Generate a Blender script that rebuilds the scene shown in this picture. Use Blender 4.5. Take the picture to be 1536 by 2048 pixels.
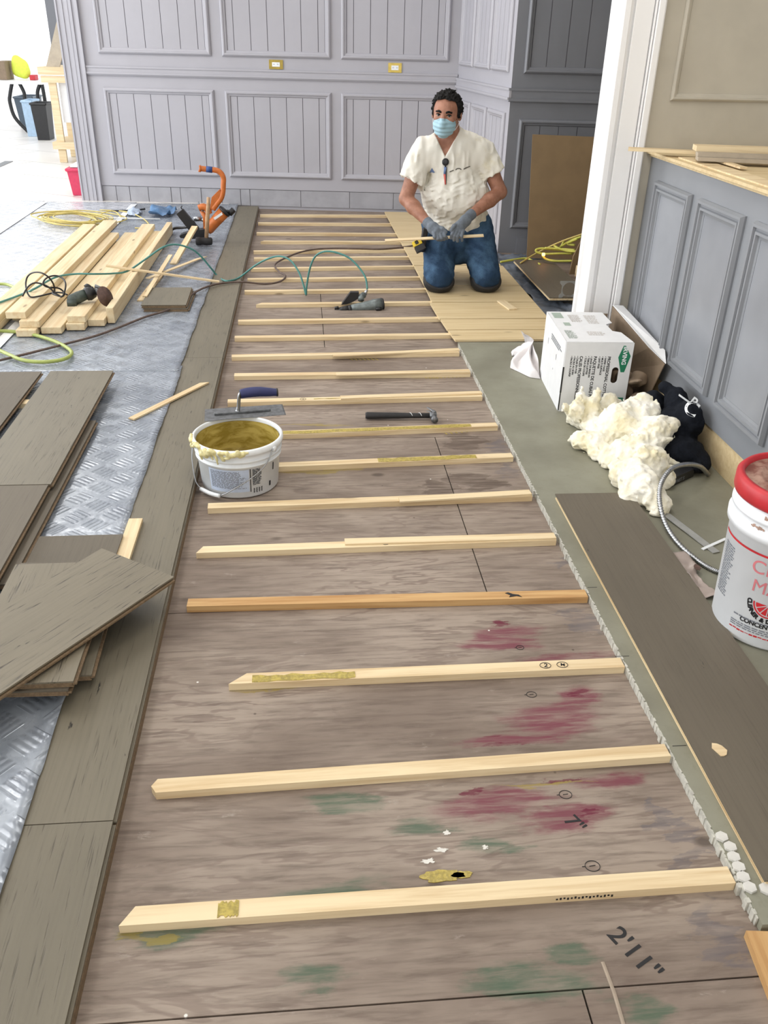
import bpy, bmesh, math, random
import numpy as np
from mathutils import Vector, Matrix
try:
    import openvdb
except ImportError:
    import pyopenvdb as openvdb
random.seed(7); rng = np.random.default_rng(7)
R_ = math.radians
scene = bpy.context.scene
for o in list(bpy.data.objects): bpy.data.objects.remove(o)
COL = scene.collection

# ------------------------------------------------------------------ camera
F = 1710.0; CX, CY = 768.0, 1024.0; H = 1.5
PITCH, ROLL, YAW = R_(29.1), R_(1.4), R_(-5.6413)
def _basis():
    f = Vector((0, math.cos(PITCH), -math.sin(PITCH))); r = Vector((1, 0, 0)); u = Vector((0, math.sin(PITCH), math.cos(PITCH)))
    c, s = math.cos(ROLL), math.sin(ROLL)
    r2 = r * c + u * s; u2 = u * c - r * s
    Z = Matrix.Rotation(YAW, 3, 'Z')
    return Z @ r2, Z @ u2, Z @ f
CR, CU, CF = _basis()
cam_d = bpy.data.cameras.new('camera'); cam = bpy.data.objects.new('camera', cam_d); COL.objects.link(cam)
cam_d.sensor_fit = 'VERTICAL'; cam_d.sensor_height = 36.0; cam_d.sensor_width = 27.0; cam_d.lens = F / 2048 * 36.0
cam_d.clip_start = 0.05; cam_d.clip_end = 200
m = Matrix.Identity(4)
for i in range(3):
    m[i][0] = CR[i]; m[i][1] = CU[i]; m[i][2] = -CF[i]
m[2][3] = H; cam.matrix_world = m
scene.camera = cam
# ------------------------------------------------------------------ light
world = bpy.data.worlds.new('world'); scene.world = world; world.use_nodes = True
wn = world.node_tree.nodes; wn['Background'].inputs[0].default_value = (0.96, 0.98, 1.0, 1); wn['Background'].inputs[1].default_value = 1.8
def area(name, loc, rot, sx, sy, power, col):
    l = bpy.data.lights.new(name, 'AREA'); l.shape = 'RECTANGLE'; l.size = sx; l.size_y = sy; l.energy = power; l.color = col
    o = bpy.data.objects.new(name, l); COL.objects.link(o); o.location = loc; o.rotation_euler = rot
    return o
# daylight through the shop front on the left, and the ceiling lamps of the room
area('window_daylight', (-6.8, 6.5, 1.9), (0, R_(-90), 0), 2.6, 11.0, 460, (0.94, 0.97, 1.0))
area('rear_fill_light', (0.3, -2.9, 1.9), (R_(90), 0, 0), 3.4, 1.6, 75, (0.98, 0.98, 1.0))  # added unseen fill behind the camera, brightens faces turned towards it
for i, (x, y, pw) in enumerate([(-2.4, 7.0, 42), (-2.4, 3.0, 42), (0.4, 6.2, 30), (0.4, 2.6, 34), (0.2, -0.3, 20)]):
    area('ceiling_lamp', (x, y, 3.2), (0, 0, 0), 0.9, 1.6, pw, (1.0, 0.95, 0.88))
scene.view_settings.view_transform = 'Standard'; scene.view_settings.look = 'None'
scene.view_settings.exposure = -0.22; scene.view_settings.gamma = 1.0; scene.view_settings.use_curve_mapping = False
scene.cycles.use_denoising = True
scene.cycles.max_bounces = 7

# ------------------------------------------------------------------ pixel -> place helpers
def ray(px, py): return (CF + CR * ((px - CX) / F) - CU * ((py - CY) / F))
def G(px, py, z=0.0):
    d = ray(px, py); t = (z - H) / d.z; return Vector((d.x * t, d.y * t, z))
def V(px, py, y):
    d = ray(px, py); t = y / d.y; return Vector((d.x * t, y, H + d.z * t))
def VX(px, py, x):
    d = ray(px, py); t = x / d.x; return Vector((x, d.y * t, H + d.z * t))

# ------------------------------------------------------------------ object helpers
def tag(o, label=None, cat=None, group=None, kind=None):
    if label: o['label'] = label
    if cat: o['category'] = cat
    if group: o['group'] = group
    if kind: o['kind'] = kind
    return o
def empty(name, loc, rz=0.0, label=None, cat=None, group=None):
    o = bpy.data.objects.new(name, None); COL.objects.link(o); o.location = loc; o.rotation_euler = (0, 0, rz)
    o.empty_display_size = 0.05
    bpy.context.view_layer.update()
    return tag(o, label, cat, group)
def link_mesh(name, me, mat=None, parent=None, smooth=False, world=True):
    o = bpy.data.objects.new(name, me); COL.objects.link(o)
    if mat is not None:
        for mm in (mat if isinstance(mat, (list, tuple)) else [mat]): me.materials.append(mm)
    if smooth: me.polygons.foreach_set('use_smooth', [True] * len(me.polygons))
    if parent is not None:
        o.parent = parent
        if world:
            bpy.context.view_layer.update()
            o.matrix_parent_inverse = parent.matrix_world.inverted()
    return o
def from_bm(name, bm, mat=None, parent=None, smooth=False, world=True, bevel=0.0, autos=True):
    if bevel > 0:
        bmesh.ops.bevel(bm, geom=[e for e in bm.edges if len(e.link_faces) == 2 and e.calc_face_angle(0) > 0.6], offset=bevel, segments=2, affect='EDGES', profile=0.6)
    bmesh.ops.recalc_face_normals(bm, faces=bm.faces)
    me = bpy.data.meshes.new(name); bm.to_mesh(me); bm.free()
    return link_mesh(name, me, mat, parent, smooth, world)
def from_np(name, v, quads, mat, parent=None, smooth=True):
    me = bpy.data.meshes.new(name); me.from_pydata([tuple(p) for p in v], [], [tuple(int(i) for i in q) for q in quads]); me.update()
    return link_mesh(name, me, mat, parent, smooth)
def box(bm, c, s, rz=0.0, rot=None):
    r = bmesh.ops.create_cube(bm, size=1.0)
    M = Matrix.Translation(Vector(c)) @ (rot.to_4x4() if rot is not None else Matrix.Rotation(rz, 4, 'Z')) @ Matrix.Diagonal((*s, 1))
    bmesh.ops.transform(bm, matrix=M, verts=r['verts']); return r['verts']
def boxmm(bm, a, b):
    a = Vector(a); b = Vector(b); return box(bm, (a + b) / 2, (abs(b.x - a.x), abs(b.y - a.y), abs(b.z - a.z)))
def prism(bm, pts, d):
    """polygon pts (3D, planar) extruded by vector d"""
    d = Vector(d); a = [bm.verts.new(p) for p in pts]; b = [bm.verts.new(Vector(p) + d) for p in pts]
    n = len(pts); bm.faces.new(a); bm.faces.new(list(reversed(b)))
    for i in range(n): bm.faces.new((a[i], b[i], b[(i + 1) % n], a[(i + 1) % n]))
def smooth_path(pts, n=8, closed=False):
    P = [Vector(p) for p in pts]; out = []
    N = len(P)
    if N < 3: return P
    rngi = range(N if closed else N - 1)
    for i in rngi:
        if closed: p0, p1, p2, p3 = P[i - 1], P[i], P[(i + 1) % N], P[(i + 2) % N]
        else: p0, p1, p2, p3 = P[max(i - 1, 0)], P[i], P[i + 1], P[min(i + 2, N - 1)]
        for k in range(n):
            t = k / n; t2, t3 = t * t, t * t * t
            out.append(0.5 * ((2 * p1) + (p2 - p0) * t + (2 * p0 - 5 * p1 + 4 * p2 - p3) * t2 + (3 * p1 - p0 - 3 * p2 + p3) * t3))
    if not closed: out.append(P[-1])
    return out
def tube(bm, pts, r, seg=8, closed=False, caps=True, sq=None):
    P = [Vector(p) for p in pts]; N = len(P); rad = r if hasattr(r, '__len__') else [r] * N
    rings = []; prev = None
    for i in range(N):
        a = P[i - 1] if (i > 0 or closed) else P[i]; b = P[(i + 1) % N] if (i < N - 1 or closed) else P[i]
        t = (b - a)
        if t.length < 1e-9: t = Vector((0, 0, 1))
        t.normalize()
        if prev is None:
            up = Vector((0, 0, 1)) if abs(t.z) < 0.9 else Vector((1, 0, 0))
            n1 = t.cross(up).normalized()
        else:
            n1 = (prev - t * prev.dot(t))
            if n1.length < 1e-6: n1 = t.orthogonal()
            n1.normalize()
        prev = n1; n2 = t.cross(n1)
        kx, ky = sq if sq else (1, 1)
        off = math.pi / seg
        rings.append([bm.verts.new(P[i] + (n1 * math.cos(2 * math.pi * k / seg + off) * kx + n2 * math.sin(2 * math.pi * k / seg + off) * ky) * rad[i]) for k in range(seg)])
    for i in range(N if closed else N - 1):
        A, B = rings[i], rings[(i + 1) % N]
        for k in range(seg): bm.faces.new((A[k], A[(k + 1) % seg], B[(k + 1) % seg], B[k]))
    if caps and not closed: bm.faces.new(list(reversed(rings[0]))); bm.faces.new(rings[-1])
def lathe(bm, prof, c=(0, 0, 0), seg=48, M=None, close=False):
    rings = []
    for (r, z) in prof:
        if r < 1e-6: rings.append([bm.verts.new((0, 0, z))])
        else: rings.append([bm.verts.new((r * math.cos(2 * math.pi * k / seg), r * math.sin(2 * math.pi * k / seg), z)) for k in range(seg)])
    for i in range(len(prof) - 1):
        A, B = rings[i], rings[i + 1]
        for k in range(seg):
            k2 = (k + 1) % seg
            if len(A) == 1 and len(B) == 1: continue
            if len(A) == 1: bm.faces.new((A[0], B[k2], B[k]))
            elif len(B) == 1: bm.faces.new((A[k], A[k2], B[0]))
            else: bm.faces.new((A[k], A[k2], B[k2], B[k]))
    T = Matrix.Translation(Vector(c)) @ (M.to_4x4() if M is not None else Matrix.Identity(4))
    bmesh.ops.transform(bm, matrix=T, verts=[v for r in rings for v in r])
def axis_matrix(d):
    """rotation taking +Z onto d"""
    return Vector((0, 0, 1)).rotation_difference(Vector(d).normalized()).to_matrix()
def cyl(bm, a, b, r, seg=20, r2=None):
    a = Vector(a); b = Vector(b); L = (b - a).length; r2 = r if r2 is None else r2
    lathe(bm, [(0, 0), (r, 0), (r2, L), (0, L)], a, seg, axis_matrix(b - a))
def cut_panel(name, outer, holes, th, M, mat, parent=None):
    """flat panel with holes: 2D polygons in local xy, extruded th, placed by matrix M"""
    cu = bpy.data.curves.new('c', 'CURVE'); cu.dimensions = '2D'; cu.fill_mode = 'BOTH'; cu.extrude = th / 2
    for pl in [outer] + holes:
        s = cu.splines.new('POLY'); s.points.add(len(pl) - 1)
        for i, p in enumerate(pl): s.points[i].co = (p[0], p[1], 0, 1)
        s.use_cyclic_u = True
    co = bpy.data.objects.new('c', cu); COL.objects.link(co); bpy.context.view_layer.update()
    me = bpy.data.meshes.new_from_object(co.evaluated_get(bpy.context.evaluated_depsgraph_get()))
    bpy.data.objects.remove(co); bpy.data.curves.remove(cu); me.name = name; me.materials.clear()
    me.transform(M)
    return link_mesh(name, me, mat, parent)
def text_mesh(txt, size, bold=0.0, ext=0.0, align='LEFT', sx=1.0, shear=0.0):
    cu = bpy.data.curves.new('t', 'FONT'); cu.body = txt; cu.size = size; cu.extrude = ext; cu.align_x = align; cu.offset = bold; cu.shear = shear
    co = bpy.data.objects.new('t', cu); COL.objects.link(co); bpy.context.view_layer.update()
    me = bpy.data.meshes.new_from_object(co.evaluated_get(bpy.context.evaluated_depsgraph_get()))
    bpy.data.objects.remove(co); bpy.data.curves.remove(cu); me.materials.clear()
    if sx != 1: me.transform(Matrix.Diagonal((sx, 1, 1, 1)))
    return me
def join_meshes(name, mes):
    bm = bmesh.new()
    for me in mes: bm.from_mesh(me)
    out = bpy.data.meshes.new(name); bm.to_mesh(out); bm.free(); return out
def frame_M(o, ux, uy):
    ux = Vector(ux).normalized(); uy = Vector(uy); uy = (uy - ux * uy.dot(ux)).normalized(); uz = ux.cross(uy)
    M = Matrix.Identity(4)
    for i in range(3): M[i][0] = ux[i]; M[i][1] = uy[i]; M[i][2] = uz[i]; M[i][3] = o[i]
    return M

# ------------------------------------------------------------------ SDF modelling
class SDF:
    """union field on a grid; turned into a closed surface"""
    def __init__(s, lo, hi, h):
        s.lo = np.array(lo, float); s.h = h; s.n = np.ceil((np.array(hi) - s.lo) / h).astype(int) + 1
        s.f = np.full(s.n, 0.2, np.float32)
    def block(s, lo, hi):
        a = np.maximum(np.floor((np.array(lo) - s.lo) / s.h).astype(int), 0); b = np.minimum(np.ceil((np.array(hi) - s.lo) / s.h).astype(int) + 1, s.n)
        if (b <= a).any(): return None, None
        ax = [s.lo[i] + s.h * np.arange(a[i], b[i], dtype=np.float32) for i in range(3)]
        X = np.meshgrid(*ax, indexing='ij')
        return tuple(slice(a[i], b[i]) for i in range(3)), X
    def _u(s, sl, d, k):
        f = s.f[sl]
        if k > 0:
            hh = np.clip(0.5 + 0.5 * (f - d) / k, 0, 1); s.f[sl] = f * (1 - hh) + d * hh - k * hh * (1 - hh)
        else: s.f[sl] = np.minimum(f, d)
    def cap(s, a, b, ra, rb=None, k=0.01, sub=False, fl=None):
        """round cone from a to b; fl=(axis vector, factor) flattens along an axis"""
        rb = ra if rb is None else rb; a = np.array(a, float); b = np.array(b, float); mr = max(ra, rb) + k * 2 + 0.02
        if fl: mr = mr * 1.3
        sl, X = s.block(np.minimum(a, b) - mr, np.maximum(a, b) + mr)
        if sl is None: return
        ab = b - a; L2 = max(float(ab @ ab), 1e-12)
        P = [X[i] - a[i] for i in range(3)]
        t = np.clip((P[0] * ab[0] + P[1] * ab[1] + P[2] * ab[2]) / L2, 0, 1)
        D = [P[i] - t * ab[i] for i in range(3)]
        if fl:
            ax = np.array(fl[0], float); ax /= np.linalg.norm(ax); q = D[0] * ax[0] + D[1] * ax[1] + D[2] * ax[2]
            D = [D[i] + q * ax[i] * (1 / fl[1] - 1) for i in range(3)]
        d = np.sqrt(D[0]**2 + D[1]**2 + D[2]**2) - (ra + (rb - ra) * t)
        if sub: s.f[sl] = np.maximum(s.f[sl], -d)
        else: s._u(sl, d, k)
    def ell(s, c, r, k=0.01, M=None, sub=False):
        c = np.array(c, float); r = np.array(r, float); mr = max(r) + k * 2 + 0.02
        sl, X = s.block(c - mr, c + mr)
        if sl is None: return
        P = [X[i] - c[i] for i in range(3)]
        if M is not None:
            Mi = np.array(M.to_3x3().transposed()); P = [Mi[i][0] * P[0] + Mi[i][1] * P[1] + Mi[i][2] * P[2] for i in range(3)]
        k0 = np.sqrt((P[0] / r[0])**2 + (P[1] / r[1])**2 + (P[2] / r[2])**2) + 1e-6
        k1 = np.sqrt((P[0] / r[0]**2)**2 + (P[1] / r[1]**2)**2 + (P[2] / r[2]**2)**2) + 1e-6
        d = k0 * (k0 - 1) / k1
        if sub: s.f[sl] = np.maximum(s.f[sl], -d)
        else: s._u(sl, d, k)
    def clip(s, p, n):
        """keep the side where (x-p).n < 0"""
        sl, X = s.block(s.lo, s.lo + s.h * s.n)
        n = np.array(n, float); n /= np.linalg.norm(n)
        s.f = np.maximum(s.f, ((X[0] - p[0]) * n[0] + (X[1] - p[1]) * n[1] + (X[2] - p[2]) * n[2]).astype(np.float32))
    def grid(s): return s.block(s.lo, s.lo + s.h * s.n)[1]
    def mesh(s, name, mat, parent=None, it=2):
        g = openvdb.FloatGrid(1.0); f = s.f.copy()
        for ax in range(3):
            ix = [slice(None)] * 3
            for e in (0, -1): ix[ax] = e; f[tuple(ix)] = np.maximum(f[tuple(ix)], s.h)
        g.copyFromArray(np.clip(f, -0.2, 0.2).astype(np.float32)); v, q = g.convertToQuads(0.0)
        v = np.array(v) * s.h + s.lo; q = np.array(q)[:, ::-1]
        E = np.concatenate([q[:, [0, 1]], q[:, [1, 2]], q[:, [2, 3]], q[:, [3, 0]]]); E = np.concatenate([E, E[:, ::-1]])
        cnt = np.bincount(E[:, 0], minlength=len(v))[:, None]
        for _ in range(it):
            acc = np.stack([np.bincount(E[:, 0], weights=v[E[:, 1], i], minlength=len(v)) for i in range(3)], 1)
            v = v * 0.4 + 0.6 * acc / np.maximum(cnt, 1)
        return from_np(name, v, q, mat, parent, True)
_perm = rng.integers(0, 2**31, 4096)
def vnoise(X, sc, seed=0):
    """smooth value noise on numpy coordinates"""
    P = [np.asarray(x, dtype=np.float64) * sc + 37.7 * seed + 100 for x in X]; I = [np.floor(p).astype(np.int64) for p in P]; Fr = [p - i for p, i in zip(P, I)]
    Fr = [f * f * (3 - 2 * f) for f in Fr]; out = 0
    for dx in (0, 1):
        for dy in (0, 1):
            for dz in (0, 1):
                hsh = _perm[((I[0] + dx) * 73 + (I[1] + dy) * 179 + (I[2] + dz) * 283 + seed * 911) % 4096] / 2**31
                out = out + hsh * (Fr[0] if dx else 1 - Fr[0]) * (Fr[1] if dy else 1 - Fr[1]) * (Fr[2] if dz else 1 - Fr[2])
    return (out - 0.5) * 2

# ------------------------------------------------------------------ materials
class NB:
    def __init__(s, name):
        s.m = bpy.data.materials.new(name); s.m.use_nodes = True; s.t = s.m.node_tree; s.b = s.t.nodes['Principled BSDF']
    def n(s, typ, **kw):
        x = s.t.nodes.new(typ)
        for k, v in kw.items():
            if k.startswith('_'): setattr(x, k[1:], v)
        return x
    def set(s, sock, v):
        if isinstance(v, bpy.types.NodeSocket): s.t.links.new(v, sock)
        elif isinstance(v, (tuple, list)) and sock.type == 'RGBA': sock.default_value = (*v[:3], 1)
        else: sock.default_value = v
    def math(s, op, a, b=None, c=None, clamp=False):
        x = s.n('ShaderNodeMath', _operation=op, _use_clamp=clamp); s.set(x.inputs[0], a)
        if b is not None: s.set(x.inputs[1], b)
        if c is not None: s.set(x.inputs[2], c)
        return x.outputs[0]
    def coord(s, kind='Object', scale=(1, 1, 1), rnd=False, rot=(0, 0, 0), loc=(0, 0, 0)):
        tc = s.n('ShaderNodeTexCoord').outputs[kind]
        if rnd:
            oi = s.n('ShaderNodeObjectInfo'); mm = s.n('ShaderNodeVectorMath', _operation='ADD'); s.t.links.new(tc, mm.inputs[0])
            k = s.math('MULTIPLY', oi.outputs['Random'], 37.0); cb = s.n('ShaderNodeCombineXYZ'); s.set(cb.inputs[0], k); s.set(cb.inputs[1], s.math('MULTIPLY', k, 1.7)); s.t.links.new(cb.outputs[0], mm.inputs[1]); tc = mm.outputs[0]
        mp = s.n('ShaderNodeMapping'); s.t.links.new(tc, mp.inputs[0]); mp.inputs['Scale'].default_value = scale; mp.inputs['Rotation'].default_value = rot; mp.inputs['Location'].default_value = loc
        return mp.outputs[0]
    def noise(s, vec, sc=1.0, det=4, rough=0.55, dist=0.0):
        x = s.n('ShaderNodeTexNoise'); s.t.links.new(vec, x.inputs['Vector']); x.inputs['Scale'].default_value = sc; x.inputs['Detail'].default_value = det; x.inputs['Roughness'].default_value = rough; x.inputs['Distortion'].default_value = dist
        return x.outputs['Fac']
    def ramp(s, f, a, b, lo=0.0, hi=1.0):
        x = s.n('ShaderNodeMapRange', _clamp=True, _interpolation_type='SMOOTHSTEP'); s.set(x.inputs[0], f); x.inputs[1].default_value = a; x.inputs[2].default_value = b; x.inputs[3].default_value = lo; x.inputs[4].default_value = hi
        return x.outputs[0]
    def mix(s, f, a, b, mode='MIX'):
        x = s.n('ShaderNodeMix', _data_type='RGBA', _blend_type=mode); s.set(x.inputs[0], f); s.set(x.inputs[6], a); s.set(x.inputs[7], b)
        return x.outputs[2]
    def sep(s, vec):
        x = s.n('ShaderNodeSeparateXYZ'); s.t.links.new(vec, x.inputs[0]); return x.outputs
    def bump(s, h, st=0.3, d=0.01):
        x = s.n('ShaderNodeBump'); s.set(x.inputs['Height'], h); x.inputs['Strength'].default_value = st; x.inputs['Distance'].default_value = d
        s.t.links.new(x.outputs[0], s.b.inputs['Normal']); return x
    def out(s, col, rough=0.6, metal=0.0, spec=0.5):
        s.set(s.b.inputs['Base Color'], col); s.set(s.b.inputs['Roughness'], rough); s.set(s.b.inputs['Metallic'], metal); s.b.inputs['Specular IOR Level'].default_value = spec
        return s.m
def lin(*c):
    return tuple(((x / 255) / 12.92 if x / 255 <= 0.04045 else ((x / 255 + 0.055) / 1.055) ** 2.4) for x in c)
def plain(name, c, rough=0.5, metal=0.0, var=0.06, sc=30, bump=0.0, spec=0.5, rnd=False):
    b = NB(name); v = b.coord(rnd=rnd); f = b.noise(v, sc, 3)
    c2 = tuple(x * (1 - var) for x in c); c1 = tuple(min(1, x * (1 + var)) for x in c)
    col = b.mix(b.ramp(f, 0.3, 0.7), c1, c2)
    if bump: b.bump(f, bump, 0.004)
    return b.out(col, rough, metal, spec)
def mat_pine(name, c, dark, rs=1.0):
    b = NB(name); v = b.coord(scale=(1, 1, 1), rnd=True)
    vs = b.coord(scale=(2.2, 42, 42), rnd=True); g = b.noise(vs, 1.0, 5, 0.6, 0.4)
    vb = b.coord(scale=(0.9, 9, 9), rnd=True); g2 = b.noise(vb, 1.0, 3, 0.5, 1.2)
    col = b.mix(b.ramp(g, 0.35, 0.75), c, dark); col = b.mix(b.ramp(g2, 0.5, 0.8, 0, 0.45), col, dark)
    vo = b.n('ShaderNodeTexVoronoi'); b.t.links.new(b.coord(scale=(3.0, 11, 11), rnd=True), vo.inputs['Vector']); vo.inputs['Scale'].default_value = 1.0
    kn = b.ramp(vo.outputs['Distance'], 0.05, 0.13, 1, 0); sel = b.math('GREATER_THAN', b.sep(vo.outputs['Color'])[0], 0.62)
    kn = b.math('MULTIPLY', kn, sel)
    col = b.mix(b.math('MULTIPLY', kn, 0.75), col, tuple(x * 0.35 for x in dark))
    b.bump(g, 0.15, 0.002)
    return b.out(col, 0.6, 0, 0.3)
def mat_oak(name, c, dark, amt=0.8, rough=0.5):
    """wire-brushed oak, grain along local X"""
    b = NB(name)
    wv = b.coord(scale=(0.55, 5.0, 5.0), rnd=True); dn = b.noise(wv, 1.0, 2, 0.5, 0.6)
    rings = b.math('SINE', b.math('MULTIPLY', dn, 95.0)); rings = b.ramp(rings, 0.1, 0.95)
    pv = b.coord(scale=(9, 210, 210), rnd=True); po = b.noise(pv, 1.0, 3, 0.6)
    pores = b.ramp(po, 0.52, 0.66)
    f = b.math('MULTIPLY', b.math('MULTIPLY', rings, pores), amt, clamp=True)
    big = b.noise(b.coord(scale=(1.2, 3, 3), rnd=True), 1.0, 3)
    col = b.mix(b.ramp(big, 0.3, 0.7), c, tuple(x * 0.84 for x in c))
    fine = b.noise(b.coord(scale=(3, 130, 130), rnd=True), 1.0, 2)
    col = b.mix(b.ramp(fine, 0.4, 0.7, 0, 0.35), col, tuple(x * 0.7 for x in c))
    col = b.mix(f, col, dark)
    vo = b.n('ShaderNodeTexVoronoi'); b.t.links.new(b.coord(scale=(1.3, 5.5, 5.5), rnd=True), vo.inputs['Vector'])
    kn = b.math('MULTIPLY', b.ramp(vo.outputs['Distance'], 0.10, 0.22, 1, 0), b.math('GREATER_THAN', b.sep(vo.outputs['Color'])[1], 0.7))
    sp = b.noise(b.coord(scale=(30, 90, 90), rnd=True), 1.0, 2)
    col = b.mix(b.math('MULTIPLY', kn, b.ramp(sp, 0.55, 0.64)), col, (0.02, 0.018, 0.015))
    b.bump(b.math('SUBTRACT', 1.0, f), 0.25, 0.002)
    return b.out(col, rough, 0, 0.4)
M = {}
M['pine'] = mat_pine('pine', lin(228, 209, 172), lin(200, 172, 130))
M['lumber'] = mat_pine('lumber', lin(222, 206, 172), lin(206, 180, 140))
M['amber_pine'] = mat_pine('amber_pine', lin(203, 166, 115), lin(170, 126, 78))
M['oak'] = mat_oak('grey_oak', lin(118, 111, 95), lin(78, 72, 60))
M['oak_bold'] = mat_oak('bold_grain_oak', lin(122, 114, 97), lin(60, 53, 44), 1.0)
M['oak_smooth'] = mat_oak('smooth_grey_oak', lin(104, 96, 83), lin(78, 71, 60), 0.35, 0.6)
M['ply_core'] = plain('plywood_core', lin(118, 98, 74), 0.7, var=0.2, sc=120)
M['ply_tan'] = mat_pine('tan_plywood', lin(214, 194, 154), lin(198, 174, 132))
M['paint'] = plain('lavender_grey_paint', lin(170, 169, 176), 0.42, var=0.02, sc=3, spec=0.4)
M['paint_lit'] = M['paint']
M['groove'] = plain('groove', lin(88, 86, 94), 0.6)
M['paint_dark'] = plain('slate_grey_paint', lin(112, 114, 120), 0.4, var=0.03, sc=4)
M['white_trim'] = plain('white_trim', lin(246, 246, 246), 0.35, var=0.01, sc=4)
M['beige_wall'] = plain('beige_wall', lin(186, 180, 166), 0.6, var=0.05, sc=5)
M['base_grey'] = plain('unpainted_base', lin(160, 160, 166), 0.7, var=0.08, sc=8)
M['black'] = plain('black_plastic', lin(28, 28, 30), 0.45, var=0.15)
M['dark_rubber'] = plain('dark_rubber', lin(34, 33, 34), 0.7, var=0.2)
M['steel'] = plain('brushed_steel', lin(170, 172, 175), 0.35, 1.0, 0.1, 60)
M['dull_steel'] = plain('dull_steel', lin(120, 122, 124), 0.45, 0.8, 0.2, 60)
M['white_plastic'] = plain('white_plastic', lin(232, 236, 238), 0.4, var=0.03, sc=20)
M['ink'] = plain('black_ink', lin(25, 25, 28), 0.6)
M['ink_grey'] = plain('grey_print', lin(120, 124, 132), 0.6)
M['red'] = plain('red_plastic', lin(190, 40, 48), 0.45, var=0.15, sc=12)
M['orange'] = plain('orange_enamel', lin(190, 104, 44), 0.45, var=0.12, sc=25)
# ================================================================== STRUCTURE
def mat_subfloor():
    b = NB('weathered_plywood'); 
    n1 = b.noise(b.coord(scale=(0.9, 5.0, 1)), 1.0, 5, 0.6, 0.5)
    rings = b.ramp(b.math('SINE', b.math('MULTIPLY', n1, 62.0)), 0.55, 1.0)
    n2 = b.noise(b.coord(scale=(6, 60, 1)), 1.0, 5, 0.65, 0.3)
    n3 = b.noise(b.coord(scale=(1.4, 3.0, 1), loc=(3, 8, 0)), 1.0, 4, 0.6)
    c = b.mix(b.ramp(n3, 0.35, 0.68), lin(158, 144, 131), lin(122, 108, 97))
    c = b.mix(b.ramp(n2, 0.4, 0.75, 0, 0.7), c, lin(92, 79, 70))
    c = b.mix(b.math('MULTIPLY', rings, b.ramp(n3, 0.3, 0.62, 0.5, 0.1)), c, lin(96, 78, 70))
    scuff = b.noise(b.coord(scale=(9, 22, 1), loc=(1, 2, 0)), 1.0, 6, 0.75); c = b.mix(b.ramp(scuff, 0.6, 0.75, 0, 0.6), c, lin(172, 162, 152))
    wn_ = b.n('ShaderNodeTexNoise'); b.t.links.new(b.coord(scale=(3.2, 9, 1)), wn_.inputs['Vector']); wn_.inputs['Scale'].default_value = 1; wn_.inputs['Detail'].default_value = 6; wn_.inputs['Roughness'].default_value = .65
    va = b.n('ShaderNodeVectorMath', _operation='MULTIPLY_ADD'); b.t.links.new(wn_.outputs['Color'], va.inputs[0]); va.inputs[1].default_value = (.45, .16, 0); b.t.links.new(b.coord(loc=(-.225, -.08, 0)), va.inputs[2]); pos = b.sep(va.outputs[0]); wob = b.noise(b.coord(scale=(5, 14, 1)), 1.0, 5, 0.7, 0.5)
    def stain(lst, colr, amt, lo=0.45, hi=0.75):
        nonlocal c
        acc = None
        for (px, py, rx, ry) in lst:
            p = G(px, py)
            dx = b.math('MULTIPLY', b.math('SUBTRACT', pos[0], p.x), 1 / rx); dy = b.math('MULTIPLY', b.math('SUBTRACT', pos[1], p.y), 1 / ry)
            d = b.math('SQRT', b.math('ADD', b.math('MULTIPLY', dx, dx), b.math('MULTIPLY', dy, dy)))
            f = b.ramp(d, 0.2, 1.0, 1, 0); acc = f if acc is None else b.math('MAXIMUM', acc, f)
        f = b.math('MULTIPLY', b.math('MULTIPLY', b.ramp(b.math('ADD', b.math('MULTIPLY', acc, 0.62), b.math('MULTIPLY', wob, 0.6)), lo, hi), amt, clamp=True), b.ramp(n2, 0.3, 0.62, 0.3, 1.0))
        c = b.mix(f, c, colr)
    stain([(1010, 1480, .22, .05), (1110, 1440, .26, .1), (1010, 1600, .26, .07), (1150, 1640, .16, .06), (1000, 1270, .2, .08), (1130, 1310, .2, .05), (1180, 1400, .12, .09), (1230, 1560, .14, .05)], lin(114, 46, 66), 0.8, 0.42, 0.9)
    stain([(905, 1585, .06, .02), (1000, 1495, .1, .02), (960, 1470, .08, .015), (1130, 1555, .09, .012), (1180, 1390, .06, .03), (1170, 1640, .06, .02), (1000, 1240, .07, .03)], lin(98, 20, 48), 0.95, 0.58, 0.85)
    stain([(860, 1655, .16, .05), (980, 1690, .12, .04), (1170, 1905, .12, .03), (1060, 1960, .18, .06), (640, 1790, .2, .05), (600, 1960, .16, .05), (690, 1610, .1, .05), (350, 1870, .16, .05), (1250, 2030, .12, .06)], lin(62, 92, 72), 0.75, 0.45, 0.95)
    stain([(930, 885, .14, .13), (950, 960, .16, .12), (870, 975, .1, .08)], lin(82, 68, 58), 0.75, 0.5, 0.62)
    stain([(1375, 1700, .035, .2), (1345, 1640, .03, .08), (1440, 1880, .05, .12), (1130, 1110, .05, .16), (1010, 910, .05, .3), (1160, 1240, .04, .12)], lin(92, 90, 98), 0.5, 0.5, 0.8)
    stain([(560, 1375, .2, .02), (1080, 1563, .24, .012), (640, 940, .3, .03), (640, 850, .3, .02), (330, 1875, .14, .016), (850, 755, .2, .02)], lin(150, 132, 60), 0.7, 0.6, 0.8)
    vo = b.n('ShaderNodeTexVoronoi'); b.t.links.new(b.coord(scale=(3.2, 5.2, 1)), vo.inputs['Vector']); vo.inputs['Scale'].default_value = 1
    kn = b.math('MULTIPLY', b.ramp(vo.outputs['Distance'], 0.04, 0.11, 1, 0), b.math('GREATER_THAN', b.sep(vo.outputs['Color'])[0], 0.45))
    c = b.mix(b.math('MULTIPLY', kn, 0.7), c, lin(66, 54, 46))
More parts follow.
